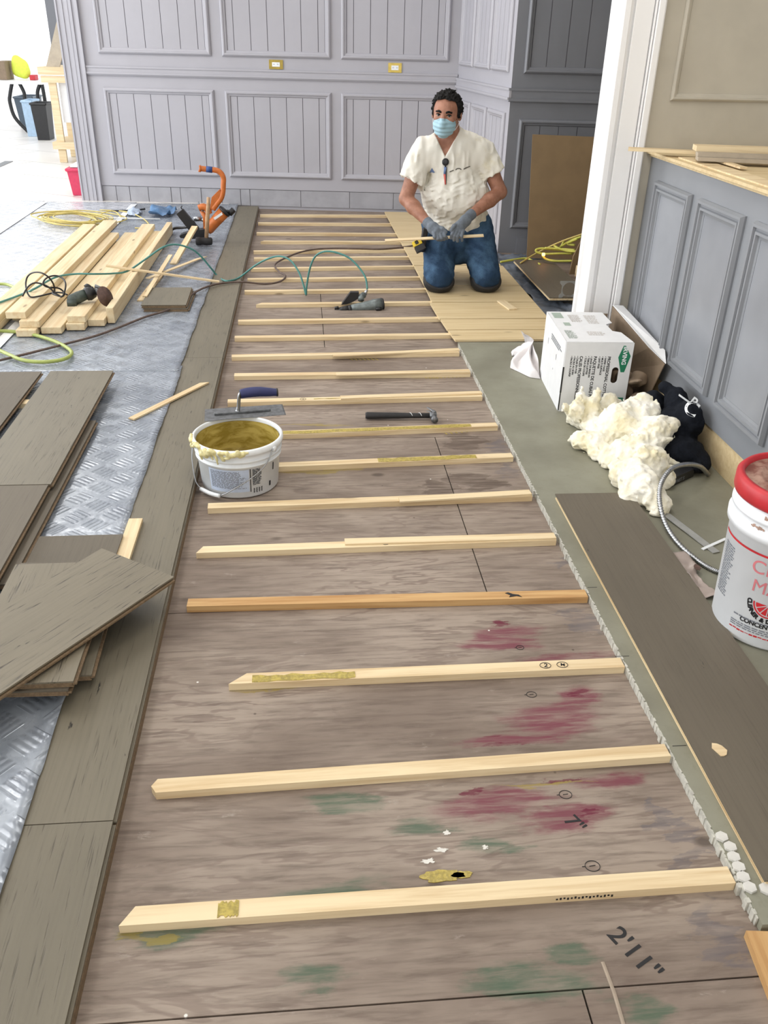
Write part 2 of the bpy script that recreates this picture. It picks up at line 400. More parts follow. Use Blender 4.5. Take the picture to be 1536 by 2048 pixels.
    v2 = b.n('ShaderNodeTexVoronoi'); b.t.links.new(b.coord(scale=(9, 9, 1)), v2.inputs['Vector']); v2.inputs['Scale'].default_value = 1
    sp = b.math('MULTIPLY', b.ramp(v2.outputs['Distance'], 0.02, 0.05, 1, 0), b.math('GREATER_THAN', b.sep(v2.outputs['Color'])[1], 0.6)); c = b.mix(b.math('MULTIPLY', sp, 0.6), c, lin(60, 50, 44))
    v3 = b.n('ShaderNodeTexVoronoi'); b.t.links.new(b.coord(scale=(7, 7, 1), loc=(3, 3, 0)), v3.inputs['Vector']); v3.inputs['Scale'].default_value = 1
    sp = b.math('MULTIPLY', b.ramp(v3.outputs['Distance'], 0.015, 0.03, 1, 0), b.math('GREATER_THAN', b.sep(v3.outputs['Color'])[2], 0.7)); c = b.mix(sp, c, lin(225, 222, 215))
    b.bump(b.math('ADD', n2, b.math('MULTIPLY', rings, 0.5)), 0.25, 0.002)
    return b.out(c, b.ramp(n3, 0.3, 0.7, 0.5, 0.68), 0, 0.35)
def mat_sheet(nm='tread_plate_film', ca=None, cb=None):
    b = NB(nm); v = b.coord(rot=(0, 0, R_(38)), scale=(10.5, 10.5, 1)); s = b.sep(v)
    u, w = s[0], s[1]; fu = b.math('FRACT', u); fw = b.math('FRACT', w); par = b.math('FLOORED_MODULO', b.math('ADD', b.math('FLOOR', u), b.math('FLOOR', w)), 2.0)
    def bars(a, c2):
        st = b.math('POWER', b.math('ABSOLUTE', b.math('SINE', b.math('MULTIPLY', c2, math.pi * 5))), 1.5)
        ma = b.math('MULTIPLY', b.ramp(a, 0.12, 0.26), b.ramp(a, 0.74, 0.88, 1, 0)); mc = b.math('MULTIPLY', b.ramp(c2, 0.09, 0.12), b.ramp(c2, 0.88, 0.91, 1, 0))
        return b.math('MULTIPLY', b.math('MULTIPLY', st, ma), mc)
    h1 = bars(fu, fw); h2 = bars(fw, fu)
    mx = b.n('ShaderNodeMix'); b.set(mx.inputs[0], par); b.set(mx.inputs[2], h1); b.set(mx.inputs[3], h2); h = mx.outputs[0]
    wr = b.noise(b.coord(scale=(6, 6, 6)), 1.0, 3, 0.5, 0.8); wr2 = b.noise(b.coord(scale=(28, 22, 20)), 1.0, 2)
    hh = b.math('ADD', b.math('MULTIPLY', h, 0.30), b.math('ADD', b.math('MULTIPLY', wr, 1.6), b.math('MULTIPLY', wr2, 0.35)))
    b.bump(hh, 0.65, 0.006)
    c = b.mix(b.ramp(wr, 0.35, 0.65), ca or lin(160, 167, 176), cb or lin(134, 141, 151)); c = b.mix(b.math('MULTIPLY', h, 0.35), c, lin(112, 118, 128))
    b.out(c, b.ramp(wr2, 0.3, 0.7, 0.22, 0.38), 0.3, 0.6); b.m.name = nm; return b.m
def mat_slab():
    b = NB('grey_green_cement'); n = b.noise(b.coord(scale=(3, 3, 3)), 1, 5, 0.6); f = b.noise(b.coord(scale=(60, 60, 60)), 1, 3)
    c = b.mix(b.ramp(n, 0.3, 0.7), lin(140, 139, 123), lin(122, 120, 105)); c = b.mix(b.ramp(f, 0.55, 0.75, 0, 0.3), c, lin(120, 118, 100))
    b.bump(f, 0.1, 0.002); return b.out(c, 0.55, 0, 0.4)
M['subfloor'] = mat_subfloor(); M['sheet'] = mat_sheet(); M['sheet_glare'] = mat_sheet('glare_tread_plate_film', lin(214, 216, 222), lin(190, 194, 202)); M['slab'] = mat_slab()  # second copy of the film lightened: reflected daylight put into its colour
def mat_tile():
    b = NB('pale_floor_tile'); p = b.coord(rot=(0, 0, R_(30)), scale=(0.8, 0.8, 1)); br = b.n('ShaderNodeTexBrick'); b.t.links.new(p, br.inputs['Vector'])
    br.offset = 0.5; br.inputs['Scale'].default_value = 1; br.inputs['Mortar Size'].default_value = 0.006; br.inputs['Color1'].default_value = (*lin(226, 222, 216), 1); br.inputs['Color2'].default_value = (*lin(220, 216, 212), 1); br.inputs['Mortar'].default_value = (*lin(150, 146, 142), 1)
    br.inputs['Brick Width'].default_value = 1.2; br.inputs['Row Height'].default_value = 0.7
    return b.out(br.outputs[0], 0.35, 0, 0.5)
M['tile'] = mat_tile()
M['joint'] = plain('floor_joint', lin(62, 52, 46), 0.9)
M['grout'] = plain('white_grout', lin(186, 184, 174), 0.8, var=0.15, sc=60)

def struct(name, bm, mt, parent=None, bevel=0.0):
    o = from_bm(name, bm, mt, parent, bevel=bevel)
    o['kind'] = 'structure'; return o
# sub-floor: plywood sheets with real joints
bm = bmesh.new(); ys = [-1.2, 0.895, 2.10, 3.33, 4.55, 5.77, 6.99, 9.0]; cuts = [0.47, -5, 0.54, 1.3, 0.1, 0.9, -5]; g = 0.0018
for i in range(7):
    xs = [-0.9] + ([cuts[i]] if cuts[i] > -1 else []) + [3.6]
    for a, c_ in zip(xs, xs[1:]): boxmm(bm, (a + g, ys[i] + g, -0.02), (c_ - g, ys[i + 1] - g, 0))
floor = struct('floor', bm, M['subfloor'])
bm = bmesh.new(); boxmm(bm, (-0.9, -1.2, -0.05), (3.6, 9.0, -0.0205)); struct('floor_joint', bm, M['joint'], floor)
# pry-marks and pencilled notes on the sub-floor
def floor_text(txt, px, py, size, dirx, parent, name, z=0.0006, bold=0.0, mt='ink', rx=1.0):
    me = text_mesh(txt, size, bold, 0.0002); p = G(px, py, z); dx = Vector((math.cos(dirx), math.sin(dirx), 0)); me.transform(frame_M(p, dx, Vector((-dx.y, dx.x, 0))) @ Matrix.Diagonal((rx, 1, 1, 1)))
    return link_mesh(name, me, M[mt], parent)
floor_text("2'11\"", 1212, 1868, 0.055, R_(-62), floor, 'pencil_note', bold=0.0006)
floor_text("7\"", 1125, 1640, 0.05, R_(-62), floor, 'pencil_note', bold=0.0003)
def ring_mark(px, py, r, z=0.0006, parent=None, w=0.0016, tick=True, mt='ink'):
    bm = bmesh.new(); c = G(px, py, z); pts = [c + Vector((r * math.cos(a) * 1.2, r * math.sin(a), 0)) for a in np.linspace(0, 2 * math.pi, 22)[:-1]]
    tube(bm, pts, w * 0.5, 4, closed=True, sq=(1, 0.3) if False else None)
    if tick: tube(bm, [c + Vector((-0.5 * r, 0, 0)), c + Vector((0.5 * r, 0.1 * r, 0))], w * 0.5, 4); tube(bm, [c + Vector((-1.2 * r, 0, 0)), c + Vector((-1.7 * r, 0, 0))], w * 0.5, 4)
    return from_bm('pencil_mark', bm, M[mt], parent)
for (px, py, r) in [(1185, 1732, .013), (1131, 1589, .012), (1063, 1389, .011), (1040, 1295, .009), (1150, 1105, .006)]: ring_mark(px, py, r, parent=floor)
# dried yellow adhesive and white plaster spots
M['glue'] = plain('yellow_adhesive', lin(168, 150, 72), 0.35, var=0.25, sc=120, bump=0.3)
M['plaster'] = plain('white_plaster', lin(215, 212, 204), 0.8)
def blob_patch(name, px, py, rx, ry, mt, parent, z=0.0, th=0.0016, n=22, jag=0.35):
    c = G(px, py, z); bm = bmesh.new(); pts = []
    for k in range(n):
        a = 2 * math.pi * k / n; q = 1 - jag * random.random(); pts.append((c.x + rx * q * math.cos(a), c.y + ry * q * math.sin(a), z))
    prism(bm, pts, (0, 0, th)); return from_bm(name, bm, mt, parent)
for a in [(885, 1753, .05, .017), (925, 1750, .025, .010), (835, 705, .06, .016)]: blob_patch('adhesive_patch', *a, M['glue'], floor)
for a in [(858, 1722, .02, .008), (882, 1700, .018, .008), (893, 1665, .010, .008), (970, 1695, .008, .007)]: blob_patch('plaster_spot', *a, M['plaster'], floor, jag=0.7)
bm = bmesh.new(); tube(bm, [G(1205, 1924, .001), G(1228, 1985, .001), G(1250, 2060, .001)], .004, 6, sq=(1, .3)); M['putty'] = plain('grey_putty', lin(158, 144, 128), .8); from_bm('putty_line', bm, M['putty'], floor)
# staple-like glue ridges left by the notched trowel
for (px0, py0, px1, py1, nn, ln) in [(725, 868, 800, 862, 9, .016), (890, 866, 980, 856, 10, .016), (850, 755, 925, 753, 11, .014), (700, 717, 750, 717, 7, .03)]:
    bm = bmesh.new()
    for k in range(nn):
        p = G(px0 + (px1 - px0) * k / (nn - 1), py0 + (py1 - py0) * k / (nn - 1)); q = p + Vector((ln * 0.5, -ln, 0))
        box(bm, ((p + q) / 2) + Vector((0, 0, .0008)), (ln, .004, .0016), R_(-62))
    from_bm('adhesive_patch', bm, M['glue'], floor)

# existing floor on the left (under the protective film) and the step the plank row sits on
bm = bmesh.new(); boxmm(bm, (-7.0, -1.2, -0.05), (-0.72, 8.99, 0.0415)); struct('floor_left', bm, M['tile'])
bm = bmesh.new(); boxmm(bm, (-0.72, -1.2, 0.0005), (-0.424, 8.72, 0.0225)); struct('trim_1', bm, M['ply_core'])
bm = bmesh.new(); boxmm(bm, (-14, 9.0, -0.05), (6, 24, 0.0)); boxmm(bm, (-14, 9.0, 0.0), (-2.2, 9.02, 0.0415)); struct('floor_far', bm, M['tile'])
# cement slab on the right, chipped white edge
bm = bmesh.new(); prism(bm, [(0.847, 0.98, 0.0004), (2.6, 0.94, 0.0004), (2.6, 4.53, 0.0004), (0.838, 4.55, 0.0004)], (0, 0, 0.0236))
slab = struct('floor_right', bm, M['slab'])
bm = bmesh.new(); n = 420
for i in range(n):
    y = 1.0 + i * (4.52 - 1.0) / n; w = 0.002 + 0.003 * random.random() * (1 + 2.2 * (random.random() > 0.9)); hh = 0.020 + 0.0055 * random.random()
    box(bm, (0.846 - w * 0.3 - (y - 1) * .0022, y, hh / 2 + 0.0002), (w, 0.011, hh), random.uniform(-.1, .1))
e = from_bm('grout_edge', bm, M['grout'], slab); e['kind'] = 'structure'
for (px, py, dx) in [(1230, 1313, .04), (1345, 1492, .035), (1175, 1175, .03), (1062, 990, .03)]:
    bm = bmesh.new(); p = G(px, py, .0243); box(bm, p + Vector((dx / 2, 0, 0)), (dx, .0018, .0004)); from_bm('pencil_mark', bm, M['ink'], slab)

# ---- walls
class Wall:
    def __init__(s, p0, u, flip=1):
        s.p0 = Vector(p0); s.u = Vector(u).normalized(); s.n = Vector((s.u.y, -s.u.x, 0)) * flip
    def P(s, u, z, n=0): return s.p0 + s.u * u + Vector((0, 0, z)) + s.n * n
    def box(s, bm, u0, u1, z0, z1, n0, n1):
        a = [s.P(u0, z0, n0), s.P(u1, z0, n0), s.P(u1, z0, n1), s.P(u0, z0, n1)]; prism(bm, a, (0, 0, z1 - z0))
    def moulding(s, name, u0, u1, z0, z1, w, h, mt, parent, prof=None, n0=0.0):
        prof = prof or [(0, 0), (0, .45), (.12, .75), (.3, 1), (.5, .95), (.62, .6), (.85, .5), (1, .15), (1, 0)]
        bm = bmesh.new(); cs = [(u0, z0, 1, 1), (u1, z0, -1, 1), (u1, z1, -1, -1), (u0, z1, 1, -1)]; R = []
        for (a, z, sa, sz) in cs: R.append([bm.verts.new(s.P(a + sa * q[0] * w, z + sz * q[0] * w, n0 + q[1] * h)) for q in prof])
        for i in range(4):
            A, B = R[i], R[(i + 1) % 4]
            for k in range(len(prof) - 1): bm.faces.new((A[k], A[k + 1], B[k + 1], B[k]))
        return struct(name, bm, mt, parent)
    def beads(s, name, u0, u1, z0, z1, first, step, mt, parent, th=0.004):
        """recessed bead boards with V grooves"""
        bm = bmesh.new(); W = u1 - u0; ed = [0.0]; f = first
        while f < 0.99: ed.append(f); f += step
        ed.append(1.0)
        for a, b_ in zip(ed, ed[1:]):
            ua, ub = u0 + a * W + 0.0028, u0 + b_ * W - 0.0028; s.box(bm, ua, ub, z0, z1, 0.0005, th)
        o = struct(name, bm, mt, parent)
        bm = bmesh.new(); s.box(bm, u0, u1, z0, z1, 0.0001, 0.0006); struct('groove', bm, M['groove'], o)
        return o
BW = Wall((0, 8.74, 0), (1, -0.11, 0)); ku = BW.u.x
def ub(x): return x / ku
bm = bmesh.new(); BW.box(bm, ub(-2.02), ub(1.44), 0.183, 3.4, -0.16, 0); BW.box(bm, ub(-2.02), ub(1.44), 0.0, 0.183, -0.16, -0.018)
wall_back = struct('wall_back', bm, M['paint'])
bm = bmesh.new()
for (n0, n1, z0, z1) in [(0, .018, 1.135, 1.205), (0, .028, 1.145, 1.160), (0, .024, 1.195, 1.21)]: BW.box(bm, ub(-1.93), ub(1.42), z0, z1, n0, n1)
struct('chair_rail', bm, M['paint'], wall_back)
for (x0, x1) in [(-1.80, -0.79), (-0.69, 0.28), (0.372, 1.335)]:
    BW.moulding('panel_moulding', ub(x0), ub(x1), 0.29, 1.035, .05, .026, M['paint'], wall_back)
    BW.beads('beadboard', ub(x0 + .05), ub(x1 - .05), .34, .985, 0.07, 0.172, M['paint'], wall_back)
    BW.moulding('panel_moulding', ub(x0), ub(x1), 1.31, 2.6, .05, .026, M['paint'], wall_back)
    BW.beads('beadboard', ub(x0 + .05), ub(x1 - .05), 1.36, 2.55, 0.07, 0.172, M['paint'], wall_back)
sx = [-1.93, -1.80, -1.67, -1.49, -1.27, -1.18, -0.98, -0.78, -0.60, -0.51, -0.02, 0.45, 0.87, 1.42]
for a, b_ in zip(sx, sx[1:]):
    bm = bmesh.new(); BW.box(bm, ub(a) + .003, ub(b_) - .003, 0.03, 0.178, -0.0175, -0.006 + 0.003 * random.random()); struct('baseboard_back', bm, M['base_grey'], wall_back)
# fluted casing at the free left end of the wall
bm = bmesh.new(); BW.box(bm, ub(-2.13), ub(-1.93), 0.0, 3.4, -0.18, .022)
for (a, b_, t) in [(-2.13, -2.115, .034), (-2.075, -2.065, .03), (-2.0, -1.985, .036), (-1.96, -1.93, .04), (-2.05, -2.02, .026)]: BW.box(bm, ub(a), ub(b_), 0.0, 3.4, .018, t)
struct('trim_2', bm, M['paint'], bevel=.003)
# wall that faces left, from the inner corner to the outer corner
AW = Wall((1.423, 8.583, 0), (1.545 - 1.423, 6.90 - 8.583, 0)); AL = 1.687
bm = bmesh.new(); AW.box(bm, 0, AL, 0, 3.4, -0.14, 0); wall_angle = struct('wall_side', bm, M['paint'])
bm = bmesh.new()
for (n0, n1, z0, z1) in [(0, .018, 1.10, 1.18), (0, .028, 1.108, 1.124), (0, .024, 1.17, 1.185)]: AW.box(bm, 0.02, AL + .02, z0, z1, n0, n1)
struct('chair_rail', bm, M['paint'], wall_angle)
for k in range(3):
    u0 = 0.08 + k * 0.53; u1 = u0 + 0.47
    AW.moulding('panel_moulding', u0, u1, 0.13, 1.015, .045, .024, M['paint'], wall_angle)
    AW.beads('beadboard', u0 + .045, u1 - .045, .175, .97, 0.2, 0.3, M['paint'], wall_angle)
    AW.moulding('panel_moulding', u0, u1, 1.285, 2.6, .045, .024, M['paint'], wall_angle)
    AW.beads('beadboard', u0 + .045, u1 - .045, 1.33, 2.55, 0.2, 0.3, M['paint'], wall_angle)
# recessed slate wall
DW = Wall((1.5, 6.9055, 0), (1, -0.11, 0))
def ud(x): return (x - 1.5) / ku
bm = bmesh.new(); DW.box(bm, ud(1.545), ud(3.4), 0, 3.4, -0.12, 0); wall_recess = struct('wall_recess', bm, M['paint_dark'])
bm = bmesh.new()
for (n0, n1, z0, z1) in [(0, .018, 1.095, 1.18), (0, .028, 1.10, 1.118), (0, .024, 1.17, 1.185)]: DW.box(bm, ud(1.53), ud(3.4), z0, z1, n0, n1)
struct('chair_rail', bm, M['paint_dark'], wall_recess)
for (x0, x1) in [(1.625, 2.25), (2.36, 2.98)]:
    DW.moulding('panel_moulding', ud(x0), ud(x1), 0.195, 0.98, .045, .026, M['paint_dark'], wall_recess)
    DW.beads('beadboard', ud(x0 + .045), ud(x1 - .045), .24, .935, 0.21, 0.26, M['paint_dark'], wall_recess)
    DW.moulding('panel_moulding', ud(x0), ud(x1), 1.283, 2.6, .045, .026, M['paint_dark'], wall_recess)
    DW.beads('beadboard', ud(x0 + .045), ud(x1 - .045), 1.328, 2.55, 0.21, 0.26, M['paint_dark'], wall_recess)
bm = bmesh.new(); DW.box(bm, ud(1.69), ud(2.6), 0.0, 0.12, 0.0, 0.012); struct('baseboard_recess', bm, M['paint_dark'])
# white cased opening end, beige wall, bar front
CY_ = 4.10
bm = bmesh.new(); boxmm(bm, (1.385, CY_, 0.024), (1.56, CY_ + 0.16, 3.4))
for (a, b_, t) in [(1.372, 1.40, .022), (1.40, 1.412, .012), (1.42, 1.500, .016), (1.506, 1.514, .020), (1.517, 1.545, .030)]: boxmm(bm, (a, CY_ - t, 0.024), (b_, CY_ + .01, 3.4))
for (a, b_, t) in [(CY_ + .0, CY_ + .02, .014), (CY_ + .04, CY_ + .12, .008), (CY_ + .14, CY_ + .17, .014)]: boxmm(bm, (1.385 - t, a, 0.024), (1.40, b_, 3.4))
column = struct('trim_3', bm, M['white_trim'], bevel=.003)
bm = bmesh.new(); boxmm(bm, (1.545, CY_ + .002, 0.024), (4.2, CY_ + 0.15, 3.4)); wall_beige = struct('wall_right', bm, M['beige_wall'])
CW = Wall((0, CY_ + .002, 0), (1, 0, 0))
CW.moulding('panel_moulding', 1.64, 2.9, 1.275, 2.6, .03, .018, M['beige_wall'], wall_beige)
# bar front (wainscot facing left)
BF = Wall((1.6, 4.10, 0), (0, -1, 0))          # u runs towards the camera, n towards -x
bm = bmesh.new(); BF.box(bm, 0, 3.6, 0.16, 1.046, -0.06, 0); BF.box(bm, 0, 3.6, 0.0245, 0.16, -0.06, -0.02)
bar = struct('wall_bar', bm, M['base_grey'])
bm = bmesh.new(); BF.box(bm, 0.4, 3.6, 0.0245, 0.158, -0.0195, -0.005); struct('baseboard_bar', bm, M['ply_tan'])
M['bar_paint'] = plain('grey_bar_paint', lin(136, 139, 144), 0.36, var=0.04, sc=3)
M['gloss_slate'] = plain('gloss_slate_panel', lin(140, 143, 149), 0.26, var=0.1, sc=2.2)
bar.data.materials.clear(); bar.data.materials.append(M['bar_paint']); u = 4.10 - 3.97
for k in range(7):
    prof = [(0, 0), (0, .35), (.12, 1), (.3, 1), (.36, .5), (.5, .5), (.56, .85), (.72, .85), (.8, .3), (1, .2), (1, 0)]
    BF.moulding('panel_moulding', u, u + .395, 0.262, 0.958, .055, .022, M['bar_paint'], bar, prof)
    bm = bmesh.new(); BF.box(bm, u + .055, u + .34, .317, .903, 0.0003, .003); struct('panel', bm, M['gloss_slate'], bar)
    u += .479
# bar counter top: two plywood layers
bm = bmesh.new(); boxmm(bm, (1.585, 0.5, 1.047), (2.3, 4.095, 1.058)); boxmm(bm, (1.570, 0.5, 1.0585), (2.3, 4.095, 1.070)); 
ctop = from_bm('bar_counter', bm, M['ply_tan'], None, bevel=.001); tag(ctop, 'raw plywood counter top on the slate-grey bar front', 'counter')
bm = bmesh.new(); boxmm(bm, (1.60, 0.5, 1.0702), (1.68, 3.8, 1.076)); from_bm('edging_strip', bm, M['pine'], ctop)
# rest of the room shell, out of view: ceiling, rear wall, right wall
bm = bmesh.new(); boxmm(bm, (-7.0, -3.2, 3.4), (4.3, 10.5, 3.5)); struct('ceiling', bm, M['white_trim'])
bm = bmesh.new(); boxmm(bm, (-7.0, -3.2, 0), (4.2, -3.1, 3.4)); struct('wall_rear', bm, M['beige_wall'])
bm = bmesh.new(); boxmm(bm, (4.2, -3.2, 0), (4.3, 9, 3.4)); struct('wall_far_right', bm, M['beige_wall'])
bm = bmesh.new(); boxmm(bm, (-7.0, -3.1, -.05), (4.2, -1.2, 0.0)); struct('floor_rear', bm, M['tile'])
# distant shop front
bm = bmesh.new()
for x in np.linspace(-13.5, 1.5, 7): boxmm(bm, (x - .04, 21.9, 0), (x + .04, 22.05, 3.6))
for z in (0.08, 3.5): boxmm(bm, (-13.5, 21.9, z - .08), (1.5, 22.05, z))
win = struct('window_1', bm, M['white_trim'])
gl = NB('clear_glass'); tr = gl.n('ShaderNodeBsdfTransparent'); gs = gl.n('ShaderNodeBsdfGlossy'); gs.inputs['Roughness'].default_value = 0.02
mx = gl.n('ShaderNodeMixShader'); mx.inputs[0].default_value = 0.05; gl.t.links.new(tr.outputs[0], mx.inputs[1]); gl.t.links.new(gs.outputs[0], mx.inputs[2]); gl.t.links.new(mx.outputs[0], gl.t.nodes['Material Output'].inputs[0]); M['glass'] = gl.m
bm = bmesh.new(); boxmm(bm, (-13.4, 21.97, .08), (1.4, 21.98, 3.42)); struct('pane', bm, M['glass'], win)
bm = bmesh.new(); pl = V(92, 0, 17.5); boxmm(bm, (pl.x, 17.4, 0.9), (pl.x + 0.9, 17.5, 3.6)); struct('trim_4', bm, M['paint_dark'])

# ------------------------------------------------------------------ protective film, tape
def film(name, x0, x1, y0, y1, zb, amp, label, edge=None, th=0.0008, mt='sheet'):
    nx = int((x1 - x0) / 0.025) + 1; ny = int((y1 - y0) / 0.03) + 1
    xs = np.linspace(x0, x1, nx); ysn = np.linspace(y0, y1, ny); X, Y = np.meshgrid(xs, ysn, indexing='ij')
    Z = np.zeros_like(X)
    n1 = vnoise((X, Y, Z), 7, 3); n2 = vnoise((X, Y, Z), 19, 5)
    Zt = zb + amp * (np.maximum(n1, -0.3) + 0.3 + 0.4 * (n2 + 1))
    if edge:
        wig = (vnoise((Y * 0, Y, Z), 6, 9) * 0.006 + vnoise((Y * 0, Y, Z), 25, 2) * 0.003); t = (X - x0) / (x1 - x0); X = X + wig * np.clip((t - 0.9) / 0.1, 0, 1)
        Zt = Zt + 0.004 * np.clip((t - 0.97) / 0.03, 0, 1) * (0.5 + vnoise((Y * 0, Y, Z), 9, 4))
    Zt = np.maximum(Zt, zb)
    v = np.concatenate([np.stack([X, Y, Zt + th], -1).reshape(-1, 3), np.stack([X, Y, Zt], -1).reshape(-1, 3)])
    idx = np.arange(nx * ny).reshape(nx, ny); q = np.stack([idx[:-1, :-1], idx[1:, :-1], idx[1:, 1:], idx[:-1, 1:]], -1).reshape(-1, 4)
    q2 = (q + nx * ny)[:, ::-1]; sides = []
    for line, fl in ((idx[:, 0], 0), (idx[-1, :], 0), (idx[::-1, -1], 0), (idx[0, ::-1], 0)):
        for a, b_ in zip(line, line[1:]): sides.append((b_, a, a + nx * ny, b_ + nx * ny))
    o = from_np(name, v, np.concatenate([q, q2, np.array(sides)]), M[mt], None, True)
    return tag(o, label, 'floor protection', 'embossed plastic film over the finished floor')
film('protective_film', -1.62, -0.612, -0.6, 4.14, 0.0438, 0.0022, 'embossed silvery plastic film running along the grey plank row, nearest the camera', True)
film('protective_film', -1.64, -0.622, 4.06, 8.78, 0.0450, 0.0016, 'embossed silvery plastic film under the lumber pile and orange floor nailer', True)
film('protective_film', -2.47, -1.60, -0.6, 8.85, 0.0425, 0.0018, 'embossed plastic film left of the lumber pile, under the yellow cord coil', mt='sheet_glare')
film('protective_film', -4.6, -2.476, 1.0, 8.9, 0.0421, 0.0010, 'bright embossed plastic film at the far left edge of the picture', mt='sheet_glare')
M['tape'] = plain('white_tape', lin(232, 234, 236), 0.35)
for (x, y0, y1, z, lb) in [(-1.60, 4.14, 8.7, .0535, 'white tape strip joining plastic films beneath the lumber pile'), (-2.455, 4.0, 8.8, .0500, 'white tape strip over the plastic seam left of the cord coil')]:
    bm = bmesh.new(); boxmm(bm, (x - .028, y0, z), (x + .028, y1, z + .0008)); tag(from_bm('seam_tape', bm, M['tape']), lb, 'tape')
# ================================================================== TIMBER
def local_obj(name, bm, mats, loc, ax, up=(0, 0, 1), parent=None, bevel=0.0):
    o = from_bm(name, bm, mats, None, bevel=bevel); X = Vector(ax).normalized(); Z = Vector(up); Z = (Z - X * Z.dot(X)).normalized(); Y = Z.cross(X)
    m = Matrix.Identity(4)
    for i in range(3): m[i][0] = X[i]; m[i][1] = Y[i]; m[i][2] = Z[i]; m[i][3] = loc[i]
    o.matrix_world = m; bpy.context.view_layer.update()
    if parent is not None: o.parent = parent; o.matrix_parent_inverse = parent.matrix_world.inverted()
    return o
def stick(name, A, B, w, th, mt, label=None, cat=None, group=None, clip=(0, 0), clipr=(0, 0), up=(0, 0, 1), jag=0, bevel=0.0012, parent=None):
    """A,B: near top edge ends. body goes w away (left of A->B) and th down. clip: (cut at near corner, cut at far corner) at A"""
    A = Vector(A); B = Vector(B); L = (B - A).length; bm = bmesh.new()
    pts = []
    # near edge y=0 , far edge y=w ; local x 0..L ; top z=0
    cn, cf = clip; rn, rf = clipr
    pts += [(cn, 0, -th), (L - rn, 0, -th)]
    if rn or rf: pts += [(L, w * .5, -th)] if (rn and rf) else []
    pts += [(L - rf, w, -th), (cf, w, -th)]
    if cn and cf: pts += [(0, w * .5, -th)]
    if jag:
        pts += [(jag * random.uniform(.2, 1), w * q, -th) for q in (.75, .5, .25)]
    off = Vector((L / 2, w / 2, -th / 2)); pts = [Vector(p) - off for p in pts]
    prism(bm, pts, (0, 0, th)); X = (B - A).normalized(); Z = Vector(up); Z = (Z - X * Z.dot(X)).normalized(); Y = Z.cross(X)
    o = local_obj(name, bm, mt, A + X * off.x + Y * off.y + Z * off.z, X, Z, parent, bevel)
    return tag(o, label, cat, group)
ORD = ['first', 'second', 'third', 'fourth', 'fifth', 'sixth', 'seventh', 'eighth', 'ninth', 'tenth', 'eleventh', 'twelfth', 'thirteenth', 'fourteenth', 'fifteenth', 'sixteenth', 'seventeenth', 'eighteenth', 'nineteenth', 'twentieth', 'twenty-first', 'twenty-second', 'twenty-third']
BT = [  # left near px, right near px, clip(near, far), extra words
    ((237, 1852), (1472, 1766), (.0, .025), 'clean pale pine batten nearest the camera, glue smear near its left end'),
    ((300, 1586), (1342, 1512), (.012, .012), 'plain pine batten, second from the camera, both left corners clipped'),
    ((457, 1368), (1250, 1334), (.0, .045), 'pine batten with circled pencil marks, glue-smeared pointed left end'),
    ((373, 1213), (1176.5, 1194), (.0, .0), 'orange-toned pine batten with a black knot near its right end'),
    ((392, 1106), (1113, 1080), (.0, .02), 'fifth pine batten from the camera, circled mark at the middle'),
    ((415, 1017), (1065, 992), (.0, .0), 'sixth pine batten from the camera, just in front of the glue bucket'),
    ((455, 938), (1027, 914), (.0, .0), 'seventh batten from the camera, right half stained with dried glue'),
    ((470, 873), (996, 852), (.0, .0), 'glue-crusted batten directly in front of the hammer'),
    ((455, 805), (965, 793), (.0, .0), 'ninth batten from the camera, directly behind the hammer'),
    ((468, 752), (941, 746), (.0, .0), 'tenth batten from the camera, meets the cement slab left edge'),
    ((463, 714), (919, 705), (.0, .0), 'eleventh batten from the camera, level with the cement slab back edge'),
    ((469, 676), (889, 670), (.0, .0), 'twelfth batten from the camera, second in front of the grey nail gun'),
    ((476, 643), (880, 637), (.0, .0), 'thirteenth batten from the camera, first in front of the grey nail gun'),
    ((512, 609), (960, 604), (.0, .035), 'batten under the grey nail gun, pointed splintered left end'),
    ((489, 583), (850, 579), (.0, .0), 'fifteenth batten from the camera, first behind the grey nail gun'),
    ((495, 559), (845, 555), (.0, .0), 'sixteenth batten from the camera, second behind the grey nail gun'),
    ((502, 538), (842, 533), (.0, .0), 'seventeenth batten from the camera, below the teal hose loop top'),
    ((508, 517), (842, 514), (.0, .0), 'eighteenth batten from the camera, crossed by the teal hose arch'),
    ((507, 503), (828, 500), (.0, .0), 'nineteenth batten from the camera, just under the long brown cord'),
    ((521, 483), (803, 484), (.0, .03), 'twentieth batten from the camera, short with a pointed left end'),
    ((513, 466), (793, 468), (.0, .0), 'third batten from the panelled back wall'),
    ((516, 446), (782, 448), (.0, .0), 'second batten from the panelled back wall'),
    ((520, 430), (772, 431), (.0, .0), 'batten nearest the panelled back wall')]
BATT = []
for i, (a, b_, cl, lb) in enumerate(BT):
    A = G(*a, .0222); B = G(*b_, .0222); mt = M['amber_pine'] if i == 3 else M['pine']
    if 6 <= i <= 10: B.x = min(B.x, .838)
    if i >= 11: B = A + (B - A) * ((1.40 - A.x) / (B.x - A.x)) if i < 20 else A + (B - A) * ((1.33 - A.x) / (B.x - A.x))
    o = stick('floor_batten', A, B, 0.040, 0.0218, mt, lb, 'batten', 'pine battens across the bare sub-floor', clip=cl)
    BATT.append(o)
